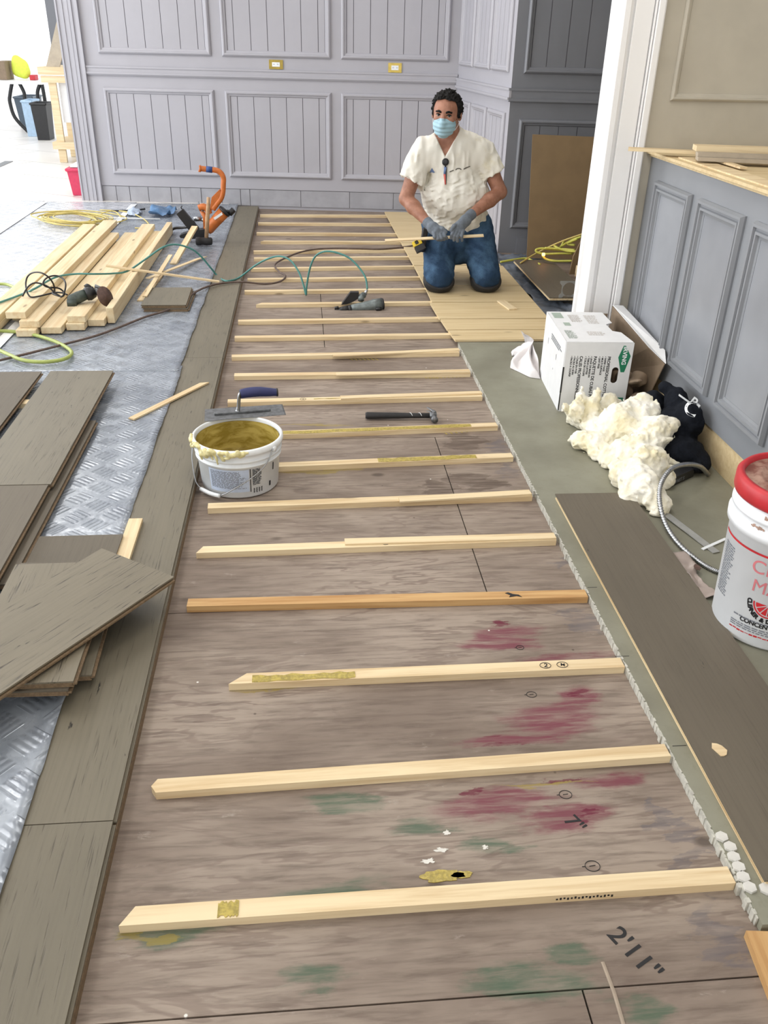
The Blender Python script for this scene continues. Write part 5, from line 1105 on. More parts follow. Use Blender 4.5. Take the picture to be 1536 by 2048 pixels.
b = NB('dusty_red_lid'); n = b.noise(b.coord(scale=(14, 14, 14)), 1, 5, .65); b.bump(n, .3, .003); b.out(b.mix(b.ramp(n, .35, .62), lin(172, 140, 124), lin(120, 72, 62)), .8); M['lid_dust'] = b.m
bm = bmesh.new(); lathe(bm, [(R2 - .010, .425), (R2 - .035, .424), (R2 - .045, .430), (R2 - .055, .430), (R2 - .06, .426), (0, .426)], C, 72); from_bm('lid_centre', bm, M['lid_dust'], pl_, True)
bm = bmesh.new()
for (a_, da, z, hh) in [(200, 16, .340, .008), (222, 22, .344, .010), (250, 18, .340, .008), (212, 8, .372, .012), (240, 14, .370, .010)]:
    for k in range(int(da / 1.5)):
        a = R_(a_ + k * 1.5 + random.uniform(-.5, .5)); r = R2 + (.0006 if z > .367 else .0006); box(bm, C + Vector((r * math.cos(a), r * math.sin(a), z + random.uniform(-.003, .003))), (.001, .005, hh * random.uniform(.3, 1)), a)
from_bm('dust_smear', bm, M['dirt'], pl_)
a0 = math.atan2(-C.y, -C.x) - .20
M['faded_red'] = plain('faded_red_print', lin(206, 120, 126), .6)
def pt_(name, me, z, mt): return wrapped(name, me, C, rf, a0, z + .030, mt, pl_, .0006)
def shift(me, x, y, ang=0): me.transform(Matrix.Translation((x, y, 0)) @ Matrix.Rotation(ang, 4, 'Z')); return me
pt_('label_band', shift(flat_rects([(-.17, .0, .20, .006)], 60), 0, .264), .0, 'red')
pt_('label_text', shift(text_mesh('CITRUS', .052, .0002, .0002, 'CENTER'), .050, .215), 0, 'faded_red')
pt_('label_text', shift(text_mesh('MA', .05, 0, .0002, 'CENTER'), .012, .162), 0, 'faded_red')
# citrus slice
bm = bmesh.new(); cxs, cys, rs = .030, .135, .040
for k in range(40):
    a = math.pi + math.pi * k / 40; b_ = math.pi + math.pi * (k + 1) / 40
    for (ri, ro) in [(rs * .90, rs)]: bm.faces.new([bm.verts.new((cxs + r * math.cos(t), cys + r * math.sin(t), 0)) for (r, t) in ((ri, a), (ro, a), (ro, b_), (ri, b_))])
for k in range(6):
    a = math.pi + math.pi * (k + .08) / 6; b_ = math.pi + math.pi * (k + .92) / 6; n = 6; ci = (cxs + rs * .14 * math.cos((a + b_) / 2), cys + rs * .14 * math.sin((a + b_) / 2))
    ar = [(cxs + rs * .82 * math.cos(a + (b_ - a) * q / n), cys + rs * .82 * math.sin(a + (b_ - a) * q / n)) for q in range(n + 1)]
    for q in range(n): bm.faces.new([bm.verts.new((*p, 0)) for p in (ci, ar[q], ar[q + 1])])
me = bpy.data.meshes.new('r'); bm.to_mesh(me); bm.free(); pt_('citrus_slice', me, 0, 'red')
txt = 'CLEANER & DEGREASER'; mes = []
for k, ch in enumerate(txt):
    if ch == ' ': continue
    th = math.pi * (1.02 + .96 * k / (len(txt) - 1)); me = text_mesh(ch, .0165, .0011, 0, 'CENTER'); me.transform(Matrix.Translation((cxs + .055 * math.cos(th), cys + .055 * math.sin(th), 0)) @ Matrix.Rotation(th + math.pi / 2, 4, 'Z')); mes.append(me)
pt_('label_text', join_meshes('t', mes), 0, 'ink')
pt_('label_text', shift(text_mesh('CONCENTRATE', .0175, .0007, 0, 'CENTER'), .030, .062), 0, 'ink')
pt_('label_print', shift(flat_rects(print_lines(-.06, .040, .12, .058, 3, 2)), 0, 0), 0, 'ink_grey'); pt_('label_print', flat_rects(print_lines(-.055, .072, .12, .080, 1, 3)), 0, 'ink_grey')
pt_('label_print', flat_rects(print_lines(-.150, .095, -.095, .245, 22, 5)), 0, 'ink_grey'); pt_('label_band', flat_rects([(-.06 + .012 * k, .030 + .001 * math.sin(k * 2), -.06 + .012 * k + .010, .0335 + .001 * math.sin(k * 1.3)) for k in range(17)]), 0, 'red')
pt_('label_print', flat_rects(print_lines(.05, .285, .12, .290, 1, 3)), 0, 'ink_grey')
pl_.scale = (1, 1, 1.08)
# ---- flexible conduit, metal strip, ties, plastic bag
cps = [G(1450, 1147, .035), G(1425, 1139, .033), G(1395, 1121, .033), G(1355, 1085, .034), G(1330, 1045, .05), V(1319, 1000, 2.57), V(1323, 965, 2.62), V(1343, 938, 2.68), V(1372, 929, 2.74), V(1400, 933, 2.80), V(1418, 947, 2.90)]
cps[-1] = G(1417, 950, .035)
P = smooth_path(cps, 26); rad = [.0094 if i % 3 == 0 else .0066 for i in range(len(P))]
bm = bmesh.new(); tube(bm, P, rad, 10); o = from_bm('flexible_conduit', bm, M['steel'], None, True); tag(o, 'ribbed metal conduit curving over the slab from behind the white pail', 'conduit')
M['alu'] = plain('pale_aluminium', lin(168, 168, 164), .4, .3, .08, 30)
stick('metal_strip', G(1333, 1022, .034), G(1440, 1103, .028), -.028, .0025, M['alu'], 'flat grey metal strip with holes lying beside the conduit', 'strip')
stick('cable_tie', G(1408, 1099, .029), G(1455, 1078, .029), .011, .0035, M['white_plastic'], 'pale plastic piece crossing under the metal strip', 'plastic strip')
M['clear_bag'] = plain('cloudy_plastic_bag', lin(158, 144, 136), .3, var=.15, sc=12)
a = G(1372, 1118, .026); 
o = crumple('plastic_bag', (1.165, 2.04), (1.215, 2.30), 14, 30, .0258, .022, 16, M['clear_bag'], 'cloudy plastic bag with a red blot squeezed between plank and pail', 'bag', 5)
o2 = blob_patch('red_blot', 1394, 1135, .014, .02, M['rust'], o, z=.045); tag(o2, 'dark red blot')
# ---- items in the recess
M['tan_board'] = plain('tan_fibreboard', lin(128, 106, 76), .7, var=.05, sc=8)
a = V(1066, 273, 6.66); b_ = V(1054, 527, 6.56)
bm = bmesh.new(); prism(bm, [(1.70, 6.56, .034), (2.35, 6.49, .034), (2.35, 6.60, .885), (1.68, 6.67, .895)], (.003, .018, 0)); o = from_bm('fibreboard', bm, M['tan_board']); tag(o, 'large tan fibreboard leaning on the slate recess wall', 'board')
bm = bmesh.new(); w_ = V(1184, 440, 6.0); m_ = V(1147, 513, 6.0); l_ = G(1141, 560, .046); l_.y = 6.0
prism(bm, [Vector((m_.x - .012, 6.0, .045)), Vector((2.4, 6.0, .045)), Vector((2.4, 6.02, .75)), Vector((w_.x + .15, 6.02, .75)), Vector((w_.x, 6.01, w_.z)), Vector((m_.x, 6.0, m_.z))], (0, .016, 0)); o = from_bm('fibreboard', bm, M['tan_board']); tag(o, 'broken tan fibreboard piece half hidden behind the white column', 'board')
M['dark_film'] = plain('dusty_blue_grey_film', lin(96, 102, 112), .35, var=.35, sc=9)
crumple('plastic_sheet', (1.475, 4.62), (1.82, 6.80), 30, 110, .001, .030, 9, M['dark_film'], 'dusty blue-grey plastic sheet on the floor of the recess', 'sheet', 11)
plank('floor_plank', 1.537 + .143, 5.79, 1.04, .286, .078, P90, M['oak_smooth'], 'smooth grey oak plank lying in the recess behind the carton', core='pine')
stick('bearer_strip', (1.56, 5.45, .0585), (1.8, 5.45, .0585), .04, .02, M['pine'], 'small packer under the near end of the recess plank', 'strip'); stick('bearer_strip', (1.56, 6.15, .0585), (1.8, 6.15, .0585), .04, .02, M['pine'], 'small packer under the far end of the recess plank', 'strip')
bm = bmesh.new(); box(bm, (1.925, 5.9, .085), (.05, .10, .075)); o = from_bm('wood_block', bm, M['pine'], bevel=.003); tag(o, 'small pale wood block beside the white column foot', 'block')
M['cord_y'] = plain('yellow_recess_cord', lin(190, 190, 84), .5)
ropes('extension_lead', [G(1001, 524, .05), G(1025, 520, .06), G(1052, 517, .06), G(1070, 524, .06), G(1080, 529, .08)], .008, M['cord_y'], 'yellow cord lying at the foot of the slate recess wall', 'cord')
ropes('taut_cord', [G(1041, 526, .085), V(1072, 507, 6.38), V(1120, 484, 6.25), V(1168, 467, 6.1)], .006, M['yellow'], 'taut dull yellow cord slanting up across the fibreboards', 'cord')
bm = bmesh.new()
for path in [[(1145, 507, 6.2), (1120, 507, 6.25), (1090, 508, 6.3), (1075, 505, 6.32), (1072, 500, 6.33), (1082, 497, 6.33), (1100, 498, 6.3), (1150, 502, 6.2)], [(1145, 522, 6.1), (1110, 522, 6.15), (1092, 518, 6.2), (1085, 511, 6.22)], [(1090, 496, 6.3), (1120, 498, 6.25), (1150, 500, 6.15)], [(1107, 490, 6.3), (1118, 497, 6.25), (1135, 502, 6.2), (1152, 503, 6.1)], [(1120, 495, 6.3), (1140, 482, 6.2), (1162, 474, 6.1)], [(1128, 482, 6.3), (1124, 490, 6.3), (1120, 496, 6.3)], [(1150, 490, 6.15), (1135, 487, 6.2), (1155, 478, 6.1)]]:
    pts = [V(*p) for p in path]
    for p in pts: p.z = max(p.z, .06)
    tube(bm, smooth_path(pts, 6), .0085, 7)
o = from_bm('extension_lead', bm, M['cord_y'], None, True); tag(o, 'bundle of bright yellow cord heaped in the recess between fibreboards', 'cord')
lampm = NB('orange_glow'); lampm.b.inputs['Emission Color'].default_value = (1, .35, .08, 1); lampm.b.inputs['Emission Strength'].default_value = 9; lampm.out((1, .4, .15), .4); M['glow'] = lampm.m
bm = bmesh.new(); c = V(1087, 509, 6.20); c.z = max(c.z, .08); lathe(bm, [(0, -.012), (.010, -.010), (.013, 0), (.010, .01), (0, .012)], c, 12); o = from_bm('plug_light', bm, M['glow'], None, True); tag(o, 'glowing orange indicator on the yellow cord end', 'light')
pl = bpy.data.lights.new('plug_glow', 'POINT'); pl.energy = .06; pl.color = (1, .35, .1); pl.shadow_soft_size = .015; po = bpy.data.objects.new('plug_glow', pl); COL.objects.link(po); po.location = c + Vector((-.01, -.04, .02)); po.parent = None
# electrical mounting bracket standing on the recess plank
brM = frame_M(Vector((1.595, 5.262, .0785)), (1, 0, 0), (0, .04, 1)); hole = [(.062 + .043 * math.cos(a), .052 + .043 * math.sin(a)) for a in np.linspace(0, 2 * math.pi, 28)[:-1]]
outer = [(0, 0), (.02, 0), (.03, .012), (.095, .012), (.105, 0), (.124, 0), (.124, .104), (.0, .104), (.0, .09), (.014, .075), (.014, .03), (0, .015)]
brk = empty('metal_bracket', (1.66, 5.262, .0785), label='galvanised electrical bracket with a round hole standing on the recess plank', cat='bracket')
cut_panel('face_plate', outer, [hole], .0025, brM, M['alu'], brk)
bm = bmesh.new(); box(bm, (.142, .052, -.012), (.030, .104, .003), rot=Matrix.Rotation(R_(35), 3, 'Y')); bm.transform(brM); from_bm('side_flange', bm, M['alu'], brk)
# ---- wall outlets
M['brass'] = plain('brass_plate', lin(190, 168, 92), .3, .9, .1, 30)
for (x0, x1, za, zb, lb) in [(-.275, -.150, 1.217, 1.292, 'brass outlet on the back wall above the rail, left of the two'), (.795, .915, 1.213, 1.290, 'brass outlet on the back wall above the rail, right of the two')]:
    ot = empty('wall_outlet', BW.P(ub((x0 + x1) / 2), za, .001), label=lb, cat='outlet', group='brass outlets on the panelled wall')
    bm = bmesh.new(); BW.box(bm, ub(x0), ub(x1), za, zb, .0005, .010); from_bm('plate', bm, M['brass'], ot, bevel=.002)
    bm = bmesh.new(); BW.box(bm, ub(x0 + .028), ub(x1 - .028), za + .020, zb - .020, .0102, .014); rc = from_bm('receptacle', bm, M['white_plastic'], ot, bevel=.002)
    bm = bmesh.new()
    for q in (.040, .047, .075, .082): BW.box(bm, ub(x0 + q), ub(x0 + q + .002), za + .034, za + .044, .0141, .0146)
    from_bm('slot', bm, M['black'], rc)
# ---- background left: workbench, bins, folding table
def vb(bm, p0, p1, y, d): a = V(*p0, y); b_ = V(*p1, y); boxmm(bm, (min(a.x, b_.x), y, min(a.z, b_.z)), (max(a.x, b_.x), y + d, max(a.z, b_.z)))
yb = 12.0; wb = empty('workbench', V(120, 324, yb), label='raw timber workbench beyond the left end of the panelled wall', cat='workbench')
zT = V(100, 134, yb).z; zTb = V(100, 165, yb).z; zS = V(120, 284, yb).z; zSb = V(120, 298, yb).z; xL = V(82, 150, yb).x; xR = xL + 1.5
bm = bmesh.new(); boxmm(bm, (xL, yb - .04, zTb), (xR, yb, (zT + zTb) / 2 - .01)); boxmm(bm, (xL - .02, yb - .05, (zT + zTb) / 2), (xR, yb + .75, zT)); from_bm('bench_top', bm, M['lumber'], wb)
for (x, y) in [(xL + .07, yb), (xL + .07, yb + .6), (xR - .1, yb), (xR - .1, yb + .6)]:
    bm = bmesh.new(); boxmm(bm, (x, y, .003), (x + .09, y + .045, zTb)); from_bm('leg', bm, M['lumber'], wb)
bm = bmesh.new(); boxmm(bm, (xL + .02, yb - .04, zSb), (xR, yb - .001, zS)); boxmm(bm, (xL + .02, yb, zS - .03), (xR, yb + .7, zS)); from_bm('shelf', bm, M['lumber'], wb)
bm = bmesh.new(); boxmm(bm, (xL + .3, yb + .15, zS + .001), (xL + .85, yb + .6, zS + .42)); o = from_bm('carton', bm, M['card_brown'], bevel=.004); tag(o, 'brown carton on the lower shelf of the far workbench', 'box')
bm = bmesh.new(); boxmm(bm, (xL + .18, yb + .05, zTb - .45), (xL + .45, yb + .07, zTb - .003)); o = from_bm('paper_sheet', bm, M['card_white']); tag(o, 'white sheet hanging below the workbench top', 'paper')
for k, (x, ln, lb, mt) in enumerate([(xL + .05, 1.0, 'wide weathered board leaning above the workbench', 'primed'), (xL + .25, .95, 'pale board leaning above the workbench, behind the first', 'pine'), (xL + .5, .9, 'white board leaning above the workbench, nearest the wall end', 'white_trim')]):
    bm = bmesh.new(); prism(bm, [(x, yb + .1, zT + .001), (x + .16, yb + .1, zT + .001), (x + .16 + .28, yb + .5, zT + .9), (x + .28, yb + .5, zT + .9)], (0, .03, 0)); o = from_bm('leaning_board', bm, M[mt]); tag(o, lb, 'board')
yt = 15.5; zt_ = V(60, 162, yt).z; x0 = V(-60, 162, yt).x; x1 = V(84, 162, yt).x
ft = empty('folding_table', ((x0 + x1) / 2, yt + .4, 0), label='white folding table with black curved legs at the far left', cat='table')
bm = bmesh.new(); boxmm(bm, (x0, yt, zt_ - .05), (x1, yt + .8, zt_)); from_bm('tabletop', bm, M['white_trim'], ft, bevel=.01)
for (pa) in [[(24, 166), (20, 190), (20, 205), (30, 235), (56, 263)], [(38, 165), (48, 185), (50, 200), (55, 215)], [(80, 168), (75, 185), (78, 205), (84, 225)], [(84, 168), (88, 190), (92, 215)]]:
    pts = smooth_path([V(px, py, yt + .1) for (px, py) in pa], 5)
    bm = bmesh.new(); tube(bm, pts, .028, 8); from_bm('leg', bm, M['black'], ft, True)
def bin_(name, p0, p1, y, d, mt, lb, cat, taper=.8, z0=.002):
    a = V(*p0, y); b_ = V(*p1, y); xa, xb = min(a.x, b_.x), max(a.x, b_.x); zt2 = max(a.z, b_.z); w = xb - xa; e = empty(name, ((xa + xb) / 2, y + d / 2, z0), label=lb, cat=cat)
    bm = bmesh.new(); k = (1 - taper) / 2; lo = [(xa + w * k, y + d * k), (xb - w * k, y + d * k), (xb - w * k, y + d * (1 - k)), (xa + w * k, y + d * (1 - k))]; hi = [(xa, y), (xb, y), (xb, y + d), (xa, y + d)]
    A = [bm.verts.new((*p, z0)) for p in lo]; B = [bm.verts.new((*p, zt2)) for p in hi]; C2 = [bm.verts.new((p[0] * .94 + (xa + xb) / 2 * .06, p[1] * .94 + (y + d / 2) * .06, zt2)) for p in hi]; D2 = [bm.verts.new((p[0] * .94 + (xa + xb) / 2 * .06, p[1] * .94 + (y + d / 2) * .06, z0 + .02)) for p in lo]
    bm.faces.new(A); bm.faces.new(D2)
    for S, T in ((A, B), (B, C2), (C2, D2)):
        for i in range(4): bm.faces.new((S[i], S[(i + 1) % 4], T[(i + 1) % 4], T[i]))
    from_bm('body', bm, M[mt], e, bevel=.0)
    bm = bmesh.new()
    for i in range(4):
        a = Vector((*hi[i], zt2)); b_ = Vector((*hi[(i + 1) % 4], zt2)); tube(bm, [a, b_], .018, 6)
    from_bm('rim', bm, M[mt], e); return e, (xa, xb, y, zt2)
bin_('waste_bin', (60, 208), (100, 268), 14.5, .35, 'black', 'black plastic waste bin standing in front of the folding table', 'bin')
M['bin_blue'] = plain('pale_blue_plastic_bin', lin(170, 196, 220), .35); M['dark_blue'] = plain('dark_slate_tub', lin(84, 98, 112), .4)
bin_('storage_tub', (42, 203), (70, 247), 15.0, .42, 'bin_blue', 'pale blue tub beside the black waste bin', 'tub', .85)
bin_('storage_tub', (27, 195), (72, 245), 16.5, .6, 'dark_blue', 'dark slate tub under the folding table', 'tub', .8)
M['pink'] = plain('raspberry_red_plastic', lin(206, 62, 96), .35)
e, (xa, xb, yy, zz_) = bin_('storage_tub', (133, 340), (185, 390), 9.45, .45, 'pink', 'raspberry-red storage tub by the free end of the panelled wall', 'tub', .82)
bm = bmesh.new(); boxmm(bm, (xa + .03, yy + .03, zz_ + .019), (xb - .03, yy + .40, zz_ + .04)); from_bm('lid', bm, M['white_trim'], e, bevel=.006)
for (p0, p1, yy, d, mt, lb, cat, nm) in [((-8, 122), (14, 157), 15.6, .4, 'card_brown', 'brown carton on the far folding table', 'box', 'carton'), ((58, 150), (70, 155.5), 15.7, .2, 'red', 'small red tool on the far folding table', 'tool', 'power_tool')]:
    a = V(*p0, yy); b_ = V(*p1, yy); bm = bmesh.new(); boxmm(bm, (a.x, yy, zt_ + .002), (b_.x, yy + d, a.z)); o = from_bm(nm, bm, M[mt], bevel=.01); tag(o, lb, cat)
M['hivis'] = plain('hi_vis_yellow', lin(222, 236, 90), .7)
s = SDF((V(20, 130, 15.8).x, 15.6, zt_ - .02), (V(60, 130, 15.8).x, 16.2, V(40, 98, 15.8).z), .02)
for (px, py, r) in [(36, 128, .10), (32, 118, .06), (44, 132, .10), (36, 140, .10), (48, 144, .10)]: p = V(px, py, 15.85); s.ell(p, (r, r * .9, r), .04)
s.clip((0, 0, zt_ + .002), (0, 0, -1)); o = s.mesh('safety_vest', M['hivis'], None, 1); tag(o, 'bright yellow safety vest heaped on the far folding table', 'vest')
stick('floor_strip', G(0, 334, .003), G(26, 322, .006), .10, .04, M['dull_steel'], 'grey flat bar lying on pale floor tiles at the left edge', 'bar')
# ================================================================== PERSON
def J(px, y, z):
    d1, d2 = y, z - H
    return Vector(((F * (d1 * CR.y + d2 * CR.z) - (px - CX) * (d1 * CF.y + d2 * CF.z)) / ((px - CX) * CF.x - F * CR.x), y, z))
ZF = .0348
skin = NB('tanned_skin'); n = skin.noise(skin.coord(scale=(30, 30, 30)), 1, 4); skin.b.inputs['Subsurface Weight'].default_value = .08; skin.b.inputs['Subsurface Radius'].default_value = (.02, .008, .004)
M['skin'] = skin.out(skin.mix(skin.ramp(n, .3, .7), lin(170, 122, 100), lin(148, 102, 82)), .5, 0, .4)
cl = NB('stained_white_shirt'); n = cl.noise(cl.coord(scale=(7, 7, 7)), 1, 5, .6, .6); n2 = cl.noise(cl.coord(scale=(16, 16, 16), loc=(4, 2, 1)), 1, 4, .6); zz = cl.sep(cl.coord())[2]
c = cl.mix(cl.ramp(n, .48, .72, 0, .8), lin(230, 227, 217), lin(210, 202, 176)); c = cl.mix(cl.math('MULTIPLY', cl.ramp(n2, .6, .75, 0, .7), cl.ramp(zz, .78, .6)), c, lin(150, 132, 104)); w = cl.noise(cl.coord(scale=(420, 420, 420)), 1, 1); cl.bump(w, .1, .001); cl.b.inputs['Sheen Weight'].default_value = .2
M['shirt'] = cl.out(c, .9, 0, .15)
jn = NB('blue_denim'); n = jn.noise(jn.coord(scale=(6, 6, 6)), 1, 4, .6, .4); f = jn.noise(jn.coord(scale=(300, 300, 300)), 1, 2)
c = jn.mix(jn.ramp(n, .4, .72), lin(40, 62, 88), lin(78, 108, 138)); c = jn.mix(jn.ramp(f, .4, .7, 0, .4), c, lin(22, 34, 50)); jn.bump(f, .2, .001); M['denim'] = jn.out(c, .85, 0, .2)
M['glove'] = plain('grey_knit_glove', lin(104, 112, 122), .8, var=.12, sc=70, bump=.15)
M['hair'] = plain('black_hair', lin(13, 11, 10), .8, var=.4, sc=160, bump=.5, spec=.3)
M['mask'] = plain('pale_blue_mask', lin(158, 192, 206), .7, var=.03, sc=30)
M['shaded_eye_white'] = plain('shaded_eye_white', lin(168, 152, 142), .4); M['iris'] = plain('dark_iris', lin(30, 20, 16), .2)  # whites toned down, shade of the eye sockets put into the colour
pelv = J(912, 5.88, .42)
per = empty('person', (pelv.x, 5.75, ZF), label='kneeling man in stained white v-neck shirt, jeans, grey gloves and blue face mask', cat='person')
# joints
shL, shR = J(842, 5.76, .862), J(966, 5.77, .868); elL, elR = V(812, 397, 5.70), V(1000, 384, 5.73); wrL, wrR = V(856, 446, 5.53), V(940, 431, 5.53)
hipL, hipR = J(878, 5.86, .40), J(950, 5.86, .40); knL, knR = J(878, 5.605, .118), J(972, 5.61, .118); anL, anR = J(895, 6.00, .115), J(955, 6.0, .115)
chest, belly = J(904, 5.79, .83), J(911, 5.79, .61); neck0, neck1 = J(902, 5.77, .95), J(898, 5.73, 1.03)
Hc = J(893, 5.665, 1.098); fw = Vector((-.34, -.93, -.12)).normalized(); upv = Vector((.03, -.08, 1)); upv = (upv - fw * upv.dot(fw)).normalized(); rt_ = fw.cross(upv).normalized()   # face forward, up, image-right... 
Mh = Matrix((rt_, -fw, upv)).transposed()    # local x, y(back), z(up)
def hl(x, y, z): return Hc + Mh @ Vector((x, y, z))
sx_ = 1.0 if (Mh @ Vector((1, 0, 0))).x > 0 else -1.0
def limb(s, extra=0.0, arms=True, legs=True):
    pass
def hand_parts(s, side, ex=0.0, k=.006):
    if side == 'L':
        w = wrL; palm = [V(866, 456, 5.485), V(874, 463, 5.465)]
        fing = [((868, 466), (869, 474), (876, 480)), ((874, 468), (876, 477), (882, 480)), ((880, 467), (883, 476), (888, 479)), ((886, 463), (890, 472), (894, 477))]; th = [(876, 455), (885, 457), (892, 464)]
    else:
        w = wrR; palm = [V(931, 441, 5.485), V(921, 452, 5.465)]
        fing = [((909, 458), (904, 468), (902, 476)), ((914, 461), (909, 471), (908, 480)), ((920, 463), (915, 473), (915, 482)), ((926, 462), (923, 472), (924, 481))]; th = [(916, 447), (908, 452), (902, 461)]
    s.cap(w, palm[0], .029 + ex, .034 + ex, .012, fl=((0, 1, .2), .72)); s.cap(palm[0], palm[1], .036 + ex, .035 + ex, .012, fl=((0, 1, .2), .6))
    for i, (a, b_, c_) in enumerate(fing):
        r = (.0095, .0105, .0105, .0095)[i] + ex; A, B, C2 = V(*a, 5.452), V(*b_, 5.432), V(*c_, 5.447); s.cap(palm[1], A, .014, r + .001, .008); s.cap(A, B, r + .0008, r, .003); s.cap(B, C2, r, r - .0012, .003)
    A, B, C2 = V(*th[0], 5.47), V(*th[1], 5.448), V(*th[2], 5.44); s.cap(palm[0], A, .018, .013 + ex, .01); s.cap(A, B, .0125 + ex, .0115 + ex, .004); s.cap(B, C2, .0115 + ex, .0095 + ex, .004)
s = SDF((.50, 5.38, .03), (1.42, 6.32, 1.25), .0052)
# torso 
s.cap(chest, belly, .135, .15, .03, fl=((0, 1, 0), .72)); s.cap(shL + Vector((.02, 0, 0)), shR - Vector((.02, 0, 0)), .060, .060, .05); s.ell(chest, (.175, .105, .15), .04); s.ell(belly, (.180, .145, .15), .05); s.ell(J(912, 5.87, .45), (.178, .13, .12), .05)
s.cap(neck0, neck1, .066, .056, .03); s.cap(neck0 + Vector((0, .02, -.02)), shL + Vector((.02, 0, .02)), .05, .045, .04); s.cap(neck0 + Vector((0, .02, -.02)), shR + Vector((-.02, 0, .02)), .05, .045, .04)
# arms
for (a, b_, c_) in ((shL, elL, wrL), (shR, elR, wrR)):
    s.cap(a, b_, .055, .044, .02); s.cap(b_, b_.lerp(c_, .35), .043, .045, .015); s.cap(b_.lerp(c_, .35), c_, .045, .027, .015)
hand_parts(s, 'L', -.0018); hand_parts(s, 'R', -.0018)
# legs
for (h_, k_, a_) in ((hipL, knL, anL), (hipR, knR, anR)):
    s.cap(h_, k_, .092, .064, .03); s.cap(k_, a_, .055, .038, .02); s.cap(a_, a_ + Vector((0, .10, -.035)), .036, .03, .015)
# head
s.ell(hl(0, .008, .020), (.082, .097, .094), .02, Mh); s.ell(hl(0, -.018, -.045), (.066, .074, .075), .03, Mh); s.ell(hl(0, -.055, -.092), (.028, .028, .022), .02, Mh)
s.cap(hl(-.034, -.080, .024), hl(.034, -.080, .024), .013, .013, .012); s.cap(hl(0, -.086, .014), hl(0, -.108, -.028), .009, .014, .010); s.ell(hl(0, -.104, -.032), (.018, .012, .010), .006, Mh)
for q in (-1, 1):
    s.ell(hl(.034 * q, -.091, .003), (.015, .010, .009), .004, Mh, sub=True); s.ell(hl(.040 * q, -.066, -.020), (.024, .018, .018), .015, Mh)
    s.ell(hl(.083 * q, .012, -.008), (.012, .021, .032), .006, Mh); s.ell(hl(.092 * q, .004, -.006), (.006, .010, .018), .003, Mh, sub=True)
s.cap(neck1, hl(0, .02, -.05), .056, .058, .02); s.cap(hl(-.018, -.092, -.062), hl(.018, -.092, -.062), .007, .007, .006)
body = s.mesh('body', M['skin'], per, 1)
# eyes, brows
for q in (-1, 1):
    bm = bmesh.new(); bmesh.ops.create_uvsphere(bm, u_segments=16, v_segments=10, radius=.0115); bm.transform(Matrix.Translation(hl(.033 * q, -.0775, .003))); ey = from_bm('eye', bm, M['shaded_eye_white'], per, True)
    bm = bmesh.new(); bmesh.ops.create_uvsphere(bm, u_segments=14, v_segments=8, radius=.0074); bm.transform(Matrix.Translation(hl(.033 * q, -.0775, .003) + (Vector((0, 0, H)) - hl(.033 * q, -.0775, .003)).normalized() * .0066)); from_bm('iris', bm, M['iris'], ey, True)
    bm = bmesh.new(); tube(bm, smooth_path([hl(.014 * q, -.094, .020), hl(.030 * q, -.093, .0265), hl(.050 * q, -.080, .021)], 5), [.003 + .0018 * math.sin(math.pi * i / 10) for i in range(11)], 6, sq=(1, 1.4)); from_bm('eyebrow', bm, M['hair'], per, True)
    bm = bmesh.new(); tube(bm, smooth_path([hl(.019 * q, -.0885, .006), hl(.033 * q, -.0915, .0115), hl(.048 * q, -.0835, .006)], 5), .0022, 6); from_bm('eyelid', bm, M['hair'], per, True)
# hair
s = SDF(Hc - Vector((.13, .13, .09)), Hc + Vector((.13, .14, .14)), .0032); s.ell(hl(0, .014, .026), (.094, .108, .102), .0, Mh); X = s.grid()
Pl = [X[0] - Hc.x, X[1] - Hc.y, X[2] - Hc.z]; L3 = [sum(Pl[i] * Mh[i][k] for i in range(3)) for k in range(3)]
keep = np.maximum(L3[2] - .090 + .22 * np.abs(L3[0]), L3[1] + .036 - .45 * np.maximum(L3[2] - .0, 0) * 0)
s.f = (s.f + .010 * vnoise(X, 70, 2) + .006 * vnoise(X, 140, 5)).astype(np.float32); s.f = np.maximum(s.f, -(keep)).astype(np.float32)
s.f = np.maximum(s.f, (-(L3[2] + .030 + .9 * np.maximum(L3[1] - .02, 0))).astype(np.float32))
for q in (-1, 1): s.ell(hl(.089 * q, .010, -.012), (.020, .022, .033), .0, Mh, sub=True)
s.mesh('hair', M['hair'], per, 0)
M['stubble'] = plain('dark_stubble', lin(62, 46, 38), .8, var=.3, sc=200)
s = SDF(Hc - Vector((.11, .13, .13)), Hc + Vector((.11, .10, .03)), .003); s.ell(hl(0, -.017, -.047), (.0635, .0765, .078), .0, Mh); s.ell(hl(0, -.055, -.093), (.031, .031, .025), .01, Mh); X = s.grid(); Pl = [X[0] - Hc.x, X[1] - Hc.y, X[2] - Hc.z]; L3 = [sum(Pl[i] * Mh[i][k] for i in range(3)) for k in range(3)]
s.f = np.maximum.reduce([s.f, L3[2] + .018, L3[1] - .020, -(L3[2] + .105)]).astype(np.float32); s.mesh('beard', M['stubble'], per, 1)
